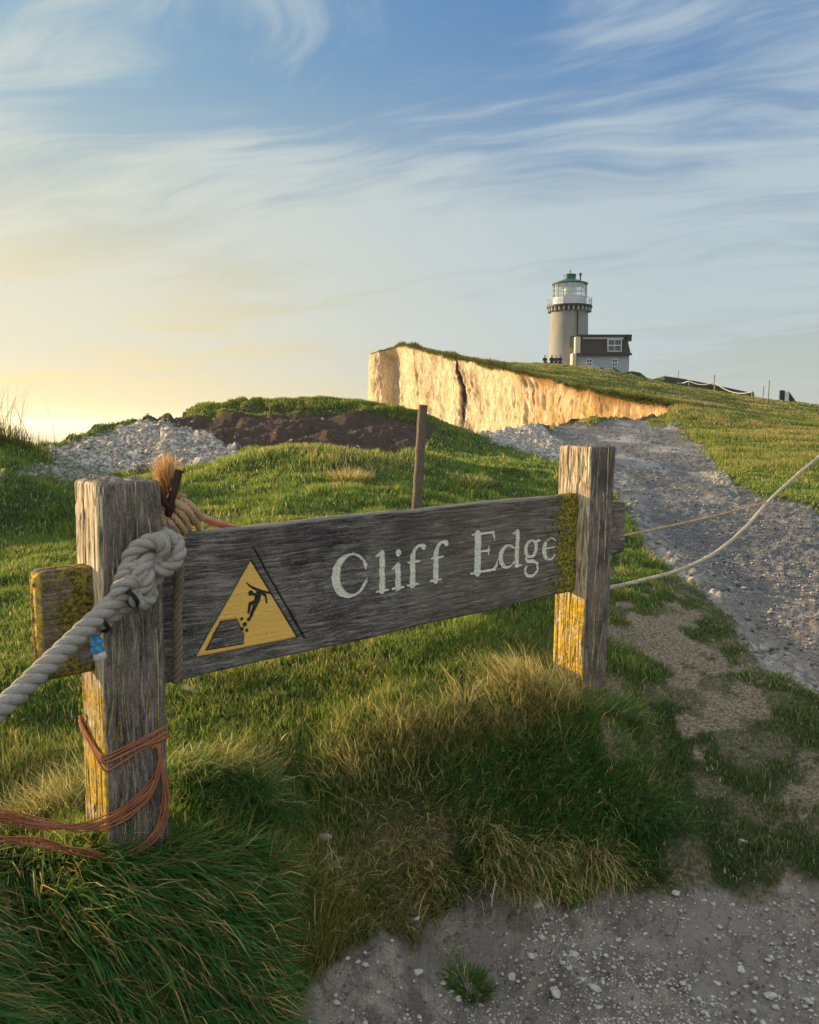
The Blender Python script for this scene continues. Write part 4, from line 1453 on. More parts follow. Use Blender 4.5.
STROKES = [
    # C
    arc_(.668, .232, .066, .071, 42, 318, .036, .010, 185), [(.722, .276, .010), (.727, .262, .018), (.729, .244, .005)], [(.716, .184, .012), (.728, .200, .014), (.733, .214, .004)],
    # l
    [(.801, .160, .027), (.801, .292, .025)], [(.776, .159, .009), (.826, .159, .009)], [(.775, .284, .008), (.797, .293, .012)],
    # i
    [(.873, .160, .027), (.873, .238, .025)], [(.848, .159, .009), (.898, .159, .009)], [(.849, .230, .008), (.868, .240, .012)], [(.875, .284, .026), (.8755, .285, .026)],
    # f f
    [(.942, .160, .027), (.943, .262, .025), (.950, .285, .018), (.966, .299, .012), (.984, .300, .012)], [(.994, .294, .023), (.995, .293, .023)], [(.917, .161, .009), (.970, .161, .009)], [(.921, .244, .009), (.978, .244, .009)],
    [(1.056, .162, .027), (1.057, .264, .025), (1.064, .287, .018), (1.080, .301, .012), (1.098, .302, .012)], [(1.107, .296, .023), (1.108, .295, .023)], [(1.030, .163, .009), (1.084, .163, .009)], [(1.035, .246, .009), (1.092, .246, .009)],
    # E
    [(1.276, .164, .036), (1.276, .312, .036)], [(1.244, .313, .010), (1.364, .313, .010)], [(1.352, .311, .006), (1.365, .304, .014), (1.369, .280, .004)],
    [(1.285, .243, .010), (1.336, .243, .010)], [(1.338, .262, .004), (1.338, .243, .014), (1.338, .223, .004)],
    [(1.240, .163, .010), (1.375, .163, .010)], [(1.366, .166, .008), (1.380, .174, .018), (1.389, .204, .004)],
    # d
    arc_(1.450, .206, .044, .044, 40, 320, .027, .010, 180), [(1.502, .165, .025), (1.502, .300, .025)], [(1.478, .295, .008), (1.498, .303, .012)], [(1.506, .163, .012), (1.531, .161, .009)],
    # g
    arc_(1.588, .222, .032, .034, 0, 360, .022, .010, 180) , arc_(1.588, .222, .032, .034, -90, 90, .022, .010, 0), [(1.612, .246, .010), (1.634, .254, .014), (1.642, .250, .008)],
    [(1.566, .197, .008), (1.558, .183, .013), (1.568, .172, .016), (1.605, .168, .016), (1.628, .157, .014)], arc_(1.592, .134, .040, .026, 30, -215, .014, .014, 0),
    # e
    arc_(1.712, .208, .041, .045, 5, 318, .027, .009, 180), [(1.680, .212, .008), (1.752, .214, .010)],
]
MAN = [
    [(.268, .259, .003), (.279, .247, .005), (.298, .235, .008), (.312, .227, .012)],
    [(.312, .227, .010), (.335, .220, .007), (.363, .210, .004)], [(.321, .219, .010), (.333, .210, .007), (.337, .187, .006)],
    [(.310, .223, .020), (.303, .199, .022), (.291, .176, .013), (.276, .147, .008)], [(.280, .225, .0155), (.281, .2255, .0155)], [(.286, .222, .008), (.306, .214, .010)],
    [(.303, .197, .013), (.278, .191, .011), (.272, .166, .008)],
    [(.247, .150, .010), (.2475, .150, .010)], [(.258, .130, .014), (.259, .131, .012)], [(.271, .144, .011), (.272, .145, .011)], [(.250, .117, .010), (.251, .117, .009)], [(.265, .110, .010), (.266, .111, .009)],
]
TRI = [(.284, .326), (.094, .060), (.447, .055)]
TRAP = [(.177, .154), (.232, .152), (.248, .118), (.256, .097), (.253, .069), (.125, .073)]
BH = .431
Z_L, Z_R = .757, .775     # bottom of the board at either end
BTH = .060


def board_marks(L, V, na, nb):
    """masks in board metres: L along, V up from the bottom edge"""
    front = (nb < -.5) if nb is not None else True
    let = np.full(L.shape, 9.0)
    near_ = (L > .55) & (L < 1.80) & (V > .08) & (V < .34) & front
    x, z = L[near_], V[near_]
    d = np.full(x.shape, 9.0)
    for s_ in STROKES: d = np.minimum(d, seg_sd(x, z, s_))
    let[near_] = d
    tri = np.full(L.shape, -9.0); hole = np.full(L.shape, -9.0)
    nr = (L > .05) & (L < .5) & (V > .02) & (V < .40) & front
    x, z = L[nr], V[nr]
    tri[nr] = poly_sd(x, z, TRI); 
    h_ = poly_sd(x, z, TRAP)
    d = np.full(x.shape, 9.0)
    for s_ in MAN: d = np.minimum(d, seg_sd(x, z, s_))
    man = np.full(L.shape, 9.0); man[nr] = d
    hole[nr] = h_
    groove = np.full(L.shape, 9.0)
    gx = x + .0010 * fbm(z * 60, z * 0, 0, 2, 8)
    groove[nr] = seg_sd(gx, z, [(.293, .364, .004), (.384, .205, .0055), (.475, .047, .007)])
    return let, tri, hole, man, groove


def make_board():
    nf = 270
    P, N = rrect(BTH, BH, .010, 12, nf, 12)   # a = thickness axis, b = height axis: front is the -a side
    ls = np.concatenate([np.linspace(-.05, .0, 24, endpoint=False), np.linspace(.0, S_END + .05, 1080)])

    def marks(L, A, Bc, NA, NB):
        return board_marks(L, Bc + BH / 2, None, NA)

    cache = {}
    def disp(L, A, Bc, NA, NB):
        V = Bc + BH / 2
        fid = np.round(NA) * 2 + np.round(NB) * 5
        q = V * (np.abs(NA) > .5) + A * (np.abs(NB) > .5) + fid * 2.7
        w = q + .010 * fbm(L * 3.2, q * 8, 1, 2, 200)
        # grain swirls round knots
        for (kx, kz, kr) in ((.96, .385, .030), (.16, .30, .02), (.42, .27, .028), (1.42, .06, .025), (1.15, .10, .018)):
            rr = np.hypot((L - kx) * .45, V - kz)
            w = w + (V - kz) * .9 * np.exp(-(rr / kr) ** 2) * (np.abs(NA) > .5)
        d = .0018 * fbm(L * 1.8, w * 26, 2, 3, 201) + .0014 * fbm(L * 3.5, w * 90, 3, 3, 202) + .0006 * fbm(L * 14, w * 260, 3, 2, 203)
        r = np.abs(fbm(L * 1.1, w * 38, 5, 2, 204))
        d = d - .0035 * np.clip(1 - r / .05, 0, 1)
        d = d + .003 * fbm(L * 3.0, 0 * L, 7, 3, 205) * (np.abs(NB) > .5)
        let, tri, hole, man, groove = marks(L, A, Bc, NA, NB)
        wear = .0012 * fbm(L * 120, V * 120, 0, 2, 206)
        c = smooth(.0012, -.0030, let + wear)
        d = d * (1 - .4 * c) - .0042 * c
        inner = np.minimum(np.minimum(tri, -hole), man)
        c2 = smooth(-.0005, .0018, inner)
        d = d * (1 - .6 * c2) - .0022 * c2
        edge = np.exp(-((np.minimum(np.abs(tri), np.where(tri > 0, np.abs(hole), 9)) - .0005) / .0019) ** 2)
        d = d - .0038 * edge
        d = d - .0042 * smooth(.001, -.002, man) * (tri > 0)
        d = d - .0075 * smooth(.0015, -.0015, groove)
        cache['m'] = (let, tri, hole, man, groove, wear)
        return d

    def attr(L, A, Bc, NA, NB):
        let, tri, hole, man, groove, wear = cache['m']
        o = np.zeros(L.shape + (4,), np.float32)
        o[..., 0] = smooth(.0010, -.0018, let + wear)
        o[..., 1] = smooth(-.0002, .0016, np.minimum(np.minimum(tri, -hole), man))
        ed = np.exp(-((np.minimum(np.abs(tri), np.where(tri > 0, np.abs(hole), 9))) / .0034) ** 2)
        o[..., 2] = np.maximum(np.maximum(ed, smooth(.0012, -.0012, groove)), .8 * smooth(.002, -.001, man) * (tri > -.001))
        o[..., 2] = np.maximum(o[..., 2], .75 * np.exp(-((let - .0014) / .0013) ** 2))
        o[..., 3] = 1
        return o

    me = prism('board', P, N, ls, disp, None, axis='x', cap=8, capround=.010, attr=attr)
    # prism put (L, A, B) on (x, y, z): y is thickness with the front at -y
    co = np.empty(len(me.vertices) * 3, np.float32); me.vertices.foreach_get('co', co)
    co = co.reshape(-1, 3)
    co[:, 2] += BH / 2 + (Z_L + (Z_R - Z_L) * co[:, 0] / S_END)
    co[:, 1] += BTH / 2
    me.vertices.foreach_set('co', co.ravel()); me.update()

    def fn(t):
        tc = t.n('ShaderNodeTexCoord').outputs['Object']
        c, h, blot, g2 = wood_color(t, tc, 'x', dark=(.038, .036, .040), mid=(.100, .090, .084), light=(.34, .30, .26))
        sp = t.n('ShaderNodeSeparateXYZ', {0: tc})
        # browner, drier wood to the right
        c = t.mix(t.math('MULTIPLY', t.mapr(sp.outputs[0], .5, 1.4), .5), c, t.mix(g2, (.055, .043, .032), (.30, .245, .19)))
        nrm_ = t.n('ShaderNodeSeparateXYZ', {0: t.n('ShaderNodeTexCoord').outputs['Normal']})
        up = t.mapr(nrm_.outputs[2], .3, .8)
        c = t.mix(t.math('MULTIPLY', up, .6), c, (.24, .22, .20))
        vc = t.n('ShaderNodeVertexColor', layer_name='paint')
        s = t.n('ShaderNodeSeparateColor', {0: vc.outputs[0]})
        wn = t.noise(t.stretch(tc, (60, 220, 220)), 1, 5, .7)
        wn2 = t.noise(tc, 190, 4, .7)
        c = t.mix(t.math('MULTIPLY', s.outputs[2], .88), c, (.012, .012, .013))
        white = t.math('MULTIPLY', s.outputs[0], t.math('MULTIPLY', t.mapr(wn, .33, .43), t.mapr(wn2, .34, .44, .35, 1)))
        c = t.mix(white, c, t.mix(wn2, (.62, .61, .50), (.86, .85, .72)))
        yel = t.math('MULTIPLY', s.outputs[1], t.mapr(t.noise(tc, 55, 5, .65), .30, .36, .35, 1))
        yc = t.mix(t.noise(tc, 14, 4, .6), (.76, .42, .085), (.88, .56, .15))
        c = t.mix(yel, c, yc)
        # moss over the right-hand end
        mn = t.noise(tc, 24, 6, .65)
        mn2 = t.noise(tc, 110, 5, .75)
        mm = t.math('ADD', t.mapr(sp.outputs[0], 1.58, 1.86, 0, .30, smooth=False), t.math('ADD', t.math('MULTIPLY', mn, .65), t.math('MULTIPLY', mn2, .40)))
        mm = t.mapr(mm, .68, .75)
        c = t.mix(t.math('MULTIPLY', mm, .9), c, t.mix(t.mapr(t.noise(tc, 75, 5, .8), .40, .60), (.022, .024, .010), (.42, .36, .030)))
        return principled(t, c, .88, t.math('ADD', h, t.math('MULTIPLY', mm, t.math('MULTIPLY', mn, 3.0))), .8, .0035, .15)
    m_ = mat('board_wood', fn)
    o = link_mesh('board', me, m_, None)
    o.location = (B0.x, B0.y, 0)
    o.rotation_euler = (0, 0, RZ)
    bpy.context.view_layer.update()
    o.parent = sign
    o.matrix_parent_inverse = sign.matrix_world.inverted()
    return o


board = make_board()


def tenon(x0, x1, zlo, zhi, th, label, mossy, seed):
    h = zhi - zlo
    P, N = rrect(th, h, .016, 14, 90, 14)
    ls = np.linspace(0, x1 - x0, 130)
    me = prism('tenon', P, N, ls, post_disp(seed, []), None, axis='x', cap=14, capround=.028, capnoise=.004)
    def fn(t):
        tc = t.n('ShaderNodeTexCoord').outputs['Object']
        c, hh, blot, g2 = wood_color(t, tc, 'x')
        nrm_ = t.n('ShaderNodeSeparateXYZ', {0: t.n('ShaderNodeTexCoord').outputs['Normal']})
        sc_ = t.noise(tc, 38, 6, .7)
        if mossy:
            n_ = t.noise(tc, 16, 5, .65)
            sp = t.n('ShaderNodeSeparateXYZ', {0: tc})
            mm = t.math('MULTIPLY', t.mapr(n_, .36, .50), t.mapr(sp.outputs[0], .02, .08, .35, 1))
            c = t.mix(t.math('MULTIPLY', mm, .88), c, t.mix(t.mapr(t.noise(tc, 80, 5, .8), .40, .60), (.030, .030, .010), (.32, .25, .025)))
            endm = t.math('MULTIPLY', t.mapr(nrm_.outputs[0], -.4, -.8), t.mapr(sc_, .42, .56, .25, .95))
            c = t.mix(endm, c, (.62, .42, .06))
        return principled(t, c, .9, t.math('ADD', hh, sc_), .85, .005, .15)
    o = link_mesh('tenon', me, mat('tenon_wood', fn), None)
    q = B0 + BD * x0 - BN * .030
    o.location = (q.x, q.y, (zlo + zhi) / 2)
    o.rotation_euler = (0, 0, RZ)
    bpy.context.view_layer.update()
    o.parent = sign
    o.matrix_parent_inverse = sign.matrix_world.inverted()
    o['label'] = label
    return o


tenon(-.345, -.12, .835, 1.125, .080, 'mossy board end sticking out left of the left post', True, 3.3)
tenon(S_END + .10, S_END + .39, .905, 1.150, .060, 'board end sticking out right of the right post', False, 5.5)


# ------------------------------------------------------------------ ropes on the left post
def m_rope(name, lo, hi, sc=240.0):
    def fn(t):
        tc = t.n('ShaderNodeTexCoord').outputs['Object']
        n1 = t.noise(t.stretch(tc, (1, 1, 1)), sc, 5, .7)
        n2 = t.noise(tc, 12, 4, .6)
        c = t.mix(t.mapr(n1, .30, .70), [(a * 2 + b) / 3 for a, b in zip(lo, hi)], hi)
        c = t.mix(t.mapr(n2, .48, .66, 0, .35), c, [x * .55 for x in lo])
        fy = t.noise(tc, 620, 4, .8)
        c = t.mix(t.mapr(fy, .52, .38, 0, .5), c, [x * .4 for x in lo])
        return principled(t, c, .9, t.math('ADD', n1, fy), .9, .003, .1)
    return mat(name, fn)


M_ROPE = m_rope('rope_grey', (.24, .22, .195), (.54, .50, .445))
M_ROPE2 = m_rope('rope_brown', (.13, .095, .065), (.32, .24, .17))
M_ROPE3 = m_rope('rope_tan', (.42, .27, .15), (.70, .48, .28))
M_TWINE = m_rope('twine_orange', (.30, .10, .055), (.62, .26, .14), 400)
M_BLACK = plain('black_twine', (.012, .012, .016), .6, var=.1)


def m_fib0(t):
    return t.n('ShaderNodeBsdfDiffuse', {'Color': t.n('ShaderNodeVertexColor', layer_name='tint').outputs[0]})
M_FIB0 = mat('loose_fibre', m_fib0)


def K(px, py, off=0.0):
    """point on the plane of the left post's front face, off metres in front of it"""
    c = B0 + BN * (.0575 + off)
    d = at(px, py, 1.0) - Vector((0, 0, CAM_Z))
    t_ = (c.x * BN.x + c.y * BN.y) / (d.x * BN.x + d.y * BN.y)
    return Vector((0, 0, CAM_Z)) + d * t_


RR = .0245
rope0 = empty('mooring_rope', K(148, 560, 0.03), 'thick pale grey rope knotted round the left post and running off left', 'rope')
bpy.context.view_layer.update()
mb = MB()
# the line in from the left
main = spline([K(-330, 1010, .42), K(-120, 812, .30), K(0, 709, .20), K(48, 664, .14), K(92, 622, .085), K(118, 598, .062), K(140, 580, .052), K(158, 556, .05)], .006)
rope_mb(main, RR, RR * 4.2, 3, 10, mb)
# its doubled part where the end is tucked back
dbl = spline([K(88, 634, .055), K(104, 622, .048), K(124, 606, .04), K(142, 590, .035)], .005)
rope_mb(dbl, RR * .86, RR * 4.2, 3, 9, mb)
rope = mb.build('line', M_ROPE, rope0, sharp=0)


def knot_path(c, ex_, ey_, R_, r_, sq, p=2, q=3, ph=0.0, n=150, depth=.8):
    nz = BN
    out = []
    for k in range(n + 1):
        a = 2 * math.pi * k / n * p + ph
        b = 2 * math.pi * k / n * q
        rad = R_ + r_ * math.cos(b)
        out.append(c + ex_ * rad * math.cos(a) + ey_ * rad * math.sin(a) * sq + nz * (r_ * math.sin(b) * depth))
    return out


up_ = Vector((0, 0, 1))
ax = (BD * .72 + up_ * .70).normalized()
ay = ax.cross(BN).normalized()
mb = MB()
rope_mb(knot_path(K(153, 560, .050), ax, ay, .054, .030, .68, 2, 3, .4), RR * .88, RR * 4.0, 3, 9, mb)
rope_mb(knot_path(K(134, 587, .062), ax, ay, .031, .024, .95, 2, 3, 1.4, 120), RR * .82, RR * 4.0, 3, 9, mb)
# turns that take it round the back of the post
w = .175
pc = [B0 + BD * (-.207 + x * w) + BN * (.0575 - y * w) for x, y in ((0, 0), (1, 0), (1, 1), (0, 1))]
def around(z, out, jig=0.0, zs=(0, 0, 0, 0)):
    c = (pc[0] + pc[2]) / 2
    pts = []
    for k in range(4):
        a, b = pc[k], pc[(k + 1) % 4]
        for t_ in (.06, .5, .94):
            p = a.lerp(b, t_)
            d = (p - c).normalized()
            nn = ((a + b) / 2 - c).normalized()
            pts.append(Vector((p.x, p.y, 0)) + nn * out + Vector((0, 0, z + zs[k] + (zs[(k + 1) % 4] - zs[k]) * t_)))
    return pts
zk = K(150, 548).z
t_pts = around(zk - .0, RR * .95, zs=(-.06, .03, .04, -.02))
rope_mb(spline(t_pts[3:8], .006), RR * .85, RR * 4.0, 3, 9, mb)
mb.build('knot', M_ROPE, rope0, sharp=0)
mb = MB()
for (px, py, a) in ((129, 598, 1.0), (101, 624, .82)):
    c = K(px, py, .075)
    T = (K(px + 20, py - 18, .07) - K(px - 20, py + 18, .10)).normalized()
    n1 = T.cross(BN).normalized(); n2 = T.cross(n1)
    for q in range(3):
        ring = [c + T * (q - 1) * .0035 + (n1 * math.cos(2 * math.pi * k / 20) + n2 * math.sin(2 * math.pi * k / 20)) * RR * 1.22 * a for k in range(21)]
        mb.tube(ring, .0026, 6)
mb.build('whipping', M_BLACK, rope0)
# loose fibres standing off the line
fz = []
for p in main[::2] + knot_path(K(153, 560, .050), ax, ay, .054, .030, .68, 2, 3, .4):
    for q in range(5):
        d_ = Vector((random.gauss(0, 1), random.gauss(0, 1), random.gauss(0, 1))).normalized()
        fz.append((p + d_ * RR * .95, d_))
n = len(fz)
A_ = np.array([f[0][:] for f in fz]); D_ = np.array([f[1][:] for f in fz])
fo = blades('fuzz', A_[:, 0], A_[:, 1], A_[:, 2], np.arctan2(D_[:, 1], D_[:, 0]) + rng.normal(0, .6, n), rng.uniform(.006, .018, n), np.full(n, .0009), np.arccos(np.clip(D_[:, 2], -1, 1)), rng.normal(0, .8, n),
            np.tile([.42, .38, .33], (n, 1)), None, 3, M_FIB0)
fo.parent = rope0; fo.matrix_parent_inverse = rope0.matrix_world.inverted()
# taped rope end
mb = MB()
e0, e1 = K(94, 636, .075), K(100, 658, .085)
ax_t = (e1 - e0).normalized()
def around_axis(c, T, prof, seg, jit=0.0, seed=0):
    n1 = T.orthogonal().normalized(); n2 = T.cross(n1)
    V, F = [], []
    for i, (r, l) in enumerate(prof):
        for k in range(seg):
            a = 2 * math.pi * k / seg
            rr = r * (1 + jit * float(vnoise(math.cos(a) * 2 + seed, math.sin(a) * 2, l * 60, 5)))
            V.append(c + T * l + (n1 * math.cos(a) + n2 * math.sin(a)) * rr)
    for i in range(len(prof) - 1):
        for k in range(seg):
            k1 = (k + 1) % seg
            F.append((i * seg + k, i * seg + k1, (i + 1) * seg + k1, (i + 1) * seg + k))
    F.append(tuple(range(seg))[::-1]); F.append(tuple((len(prof) - 1) * seg + k for k in range(seg)))
    return V, F
LT = (e1 - e0).length
mb.add(*around_axis(e0, ax_t, [(.009, 0), (.012, .008), (.0145, .018), (.012, .026), (.0145, .036), (.0135, LT * .74)], 24, .55))
M_TAPE = plain('blue_tape', (.035, .26, .50), .35, var=.25, scale=40, spec=.5)
mb.build('tape', M_TAPE, rope0)
mb = MB()
mb.add(*around_axis(e0 + ax_t * LT * .76, ax_t, [(.013, 0), (.0145, .008), (.014, .014), (.010, .020), (.002, .022)], 24, .5, 4))
mb.build('rope_end', plain('clear_tape_end', (.55, .52, .50), .4, var=.2, scale=60), rope0)

# brown rope hanging down in front of the board
hang = spline([K(172, 528, -.02), K(177, 545, -.012), K(179, 575, -.014), K(177, 615, -.020), K(178, 655, -.022), K(176, 682, -.022)], .004)
mb = rope_mb(hang, .0145, .0145 * 4.4, 3, 8)
tag(mb.build('hanging_rope', M_ROPE2, None, sharp=0), 'thin brown rope end hanging down in front of the board beside the left post', 'rope')

# rope lashed to an iron pin above the board, with its frayed end
def BT(px, py, off=0.0):
    """point above the board's thickness, off metres in front of the board's middle"""
    c = B0 + BN * (-.030 + off)
    d = at(px, py, 1.0) - Vector((0, 0, CAM_Z))
    t_ = (c.x * BN.x + c.y * BN.y) / (d.x * BN.x + d.y * BN.y)
    return Vector((0, 0, CAM_Z)) + d * t_


lash = empty('lashed_rope', BT(177, 515), 'frayed tan rope lashed beside the top of the left post, its tail leading right', 'rope')
bpy.context.view_layer.update()
mb = MB()
c0, c1 = BT(166, 528, .01), BT(191, 506, .01)
axl = (c1 - c0).normalized(); na_ = axl.cross(BN).normalized(); nb_ = axl.cross(na_)
coil = []
turns = 5.5
for k in range(int(turns * 26) + 1):
    a = 2 * math.pi * k / 26
    f = k / (turns * 26)
    rr = .030 + .008 * math.sin(f * math.pi) + .004 * math.sin(a * 1.7)
    coil.append(c0 + axl * (f * (c1 - c0).length + .006 * math.sin(a * .9)) + na_ * math.cos(a) * rr * 1.15 + nb_ * math.sin(a) * rr)
rope_mb(coil, .0105, .045, 3, 7, mb)
rope_mb(spline([BT(168, 496, .03), BT(180, 506, .045), BT(195, 520, .03), BT(198, 530, .0)], .004), .0105, .045, 3, 7, mb)
rope_mb(spline([BT(160, 500, .02), BT(162, 520, .035), BT(172, 534, .035), BT(184, 538, .02)], .004), .0105, .045, 3, 7, mb)
mb.build('coil', M_ROPE3, lash, sharp=0)
mb = MB()
tail = spline([BT(186, 512, .01), BT(200, 517, -.01), BT(216, 523, -.04), BT(232, 528, -.08), BT(262, 541, -.16), BT(300, 570, -.3)], .004)
rope_mb(tail, .0125, .055, 3, 8, mb)
mb.build('tail', M_ROPE3, lash, sharp=0)
# frayed fibres
def m_fib(t):
    col = t.n('ShaderNodeVertexColor', layer_name='tint').outputs[0]
    d = t.n('ShaderNodeBsdfDiffuse', {'Color': col})
    tr = t.n('ShaderNodeBsdfTranslucent', {'Color': col})
    return t.n('ShaderNodeMixShader', {0: .5, 1: d, 2: tr})
M_FIB = mat('fibre', m_fib)
n = 900
b0 = BT(170, 503, .0)
Xr = b0.x + rng.normal(0, .009, n); Yr = b0.y + rng.normal(0, .009, n); Zr = b0.z + rng.normal(0, .008, n)
colf = np.array([.62, .40, .17]) * rng.uniform(.6, 1.2, (n, 1))
angf = rng.normal(math.pi, 1.1, n)
fr_ = blades('fray', Xr, Yr, Zr, angf, rng.uniform(.09, .150, n), np.full(n, .0022), rng.uniform(-.05, .28, n), rng.normal(.18, .25, n), colf, colf * 1.1, 6, M_FIB)
fr_.parent = lash; fr_.matrix_parent_inverse = lash.matrix_world.inverted()

# rusty iron pin
M_RUST = plain('rusty_iron', (.050, .022, .017), .65, var=.3, scale=90, metal=.25)
pin = MB()
pin.tube(spline([BT(168, 534, .0), BT(169, 512, .035), BT(172, 497, .045), BT(176, 484, .045), BT(179, 470, .045)], .004), .0115, 12)
pin.tube(spline([BT(172, 510, .040), BT(166, 505, .050), BT(161, 496, .052), BT(158, 487, .052)], .003), .0085, 12)
pin.tube(spline([BT(170, 512, .01), BT(172, 498, .015), BT(171, 478, .015)], .004), .005, 8)
tag(pin.build('iron_pin', M_RUST), 'dark rusty forked iron pin standing up through the lashed rope', 'iron pin')

# thin red twine on the tail
tw = MB()
for q in range(3):
    tw.tube(spline([BT(206, 519 + q, .0), BT(225, 525 + q * 1.2, -.03), BT(248, 527 + q, -.06), BT(272, 531 + q * 2, -.10)], .004), .0018, 5)
tag(tw.build('red_twine', plain('red_twine', (.55, .12, .06), .6)), 'bright red twine lying over the rope tail behind the board', 'twine')

# orange baling twine round the foot of the left post
bt = MB()
zb = K(125, 750).z
def jit(v, a): return v + Vector((random.uniform(-a, a), random.uniform(-a, a), random.uniform(-a, a)))
for q in range(7):
    zs = [random.uniform(-.012, .012) + c_ for c_ in (-.020, .022, .028, .045)]
    lp = around(zb + random.uniform(-.014, .014), .004 + .003 * random.random(), zs=zs)
    lp = [p + Vector((0, 0, random.uniform(-.004, .004))) for p in lp]
    lp = spline(lp + lp[:2], .006)
    bt.tube(lp, .0024 + .0008 * random.random(), 6)
# gathered at the right-hand arris and let down across the front in loose loops
for q in range(13):
    d_ = random.uniform(0, 1) ** .8 * 34
    w_t = lambda px, py, off, a=3.0: K(px + random.uniform(-a, a) * .5, py + random.uniform(-a, a), off + random.uniform(0, .006))
    bt.tube(spline([w_t(152, 748, .004, 1.5), w_t(159, 747, .010, 2), w_t(159, 764 + d_ * .35, .014), w_t(149, 784 + d_ * .5, .010), w_t(127, 803 + d_ * .5, .005), w_t(103, 818 + d_ * .42, .004),
                    w_t(80, 822 + d_ * .3, .03, 5), w_t(42, 820 + d_ * .25, .06, 6), w_t(-8, 812 + d_ * .2, .08, 7), w_t(-80, 806, .12, 8)], .008), .0019 + .0009 * random.random(), 5)
for q in range(9):
    w_t = lambda px, py, off, a=4.0: K(px + random.uniform(-a, a), py + random.uniform(-a, a), off + random.uniform(0, .008))
    bt.tube(spline([w_t(158, 745, .008, 1.5), w_t(162, 770, .014, 2), w_t(162 + q, 805, .016), w_t(148 + q * 1.2, 838, .02), w_t(120, 858, .022), w_t(80, 852, .04), w_t(40, 843, .06, 6), w_t(5, 836, .08, 7)], .008), .0021, 5)
tag(bt.build('baling_twine', M_TWINE, None, sharp=0), 'faded orange baling twine wound round the foot of the left post', 'twine')

# ropes leading off to the right
def rline(name, pts, r, m_, label, cat='rope', pitch=None):
    mb = rope_mb(spline([at(*p) for p in pts], .02), r, pitch or r * 5, 3, 6)
    return tag(mb.build(name, m_, None, sharp=0), label, cat)
rline('guide_rope', [(585, 592, 3.66), (606, 588.5, 3.70), (640, 581, 3.85), (680, 570, 4.1), (715, 553, 4.35), (745, 528, 4.6), (770, 500, 4.85), (795, 477, 5.1), (819, 457, 5.35), (900, 392, 6.2), (960, 345, 6.8)], .0115,
      m_rope('rope_cream', (.42, .36, .27), (.68, .60, .47)), 'cream rope curving up to the right from the right post across the path')
rline('guide_rope', [(600, 541, 3.72), (622, 536, 3.80), (660, 528, 4.02), (710, 517, 4.4), (745, 508, 4.65), (766, 502, 4.82)], .0062, M_ROPE3,
      'thin orange tan cord from the right post end to the curving rope')

# bare wooden stake behind the sign
stake = MB()
sp0 = at(415, 520, 6.9); sp0.z = gz(sp0.x, 6.9) - .15
sp1 = at(423, 405, 6.9)
pts = [sp0.lerp(sp1, k / 14) + Vector((.002 * math.sin(k * 1.9), 0, 0)) for k in range(15)]
stake.tube(pts, [.040 + .002 * math.sin(k * 2.3) for k in range(15)], 9)
tag(stake.build('wooden_stake', plain('stake_wood', (.15, .115, .085), .9, var=.3, scale=30), sharp=60), 'thin bare brown stake standing in the grass behind the sign', 'stake')
# ------------------------------------------------------------------ the lighthouse
LY = 125.0
def lp(px, py, Y=LY): return at(px, py, Y)
def m_render(t):
    tc = t.n('ShaderNodeTexCoord').outputs['Object']
    a = t.noise(t.stretch(tc, (1, 1, .25)), 1.2, 6, .6)
    br = t.n('ShaderNodeTexBrick', {'Vector': t.stretch(tc, (1, 1, 1), rot=(math.pi / 2, 0, 0)), 'Color1': (1, 1, 1, 1), 'Color2': (.85, .85, .85, 1), 'Mortar': (.5, .5, .5, 1), 'Scale': 1.0, 'Mortar Size': .02, 'Brick Width': 1.1, 'Row Height': .5})
    c = t.mix(a, (.20, .20, .19), (.36, .35, .33))
    c = t.mix(.16, c, br.outputs[0], 'MULTIPLY')
    return principled(t, c, .9, a, .4, .05, .2)
M_TOWER = mat('tower_stone', m_render)
M_TEAL = plain('teal_paint', (.030, .105, .110), .5, var=.15, scale=3)
M_DARK = plain('dark_iron', (.025, .030, .032), .6, var=.1, scale=4)
M_WHITE = plain('white_paint', (.70, .72, .74), .6, var=.05, scale=3)
M_SLATE = plain('dark_tile', (.040, .034, .032), .85, var=.25, scale=6)
M_WALL = plain('pale_wall', (.34, .38, .42), .85, var=.12, scale=3)
M_CREAM = plain('cream_render', (.62, .52, .38), .85, var=.08, scale=3)
def m_glass(t):
    g = t.n('ShaderNodeBsdfGlossy', {'Color': (.9, .95, .95, 1), 'Roughness': .08})
    tr = t.n('ShaderNodeBsdfTransparent', {'Color': (.86, .92, .90, 1)})
    return t.n('ShaderNodeMixShader', {0: .30, 1: tr, 2: g})
M_GLASS = mat('lantern_glass', m_glass)
M_PANE = plain('window_pane', (.05, .07, .09), .12, var=.1, scale=2, spec=.6)

tc_ = lp(568.3, 366)
lx = tc_.x
zb_ = 9.6
def zpx(py, Y=LY): return at(568, py, Y).z
lh = empty('lighthouse', (lx, LY, zb_), 'old round stone lighthouse with glazed lantern and teal cap on the clifftop', 'lighthouse')
bpy.context.view_layer.update()
zg0, zg1 = zpx(312.5), zpx(305.5)
z_base = zpx(366)
m = MB()
H_ = zg0 - zb_
m.lathe([(3.02, 0), (2.98, .9), (2.90, 1.0), (2.84, H_ * .5), (2.74, H_ - .5), (2.74, H_)], 56, (lx, LY, zb_))
m.build('tower', M_TOWER, lh)
m = MB()
m.box((lx + .62, LY - 3.05, zb_ + .5), (lx + .74, LY - 2.62, zg0))
m.build('downpipe', M_DARK, lh, False)
m = MB()
m.box((lx - .35, LY - 3.0, zpx(349)), (lx + .40, LY - 2.6, zpx(338)), None, .03)
m.build('window', M_PANE, lh, False)
m = MB()
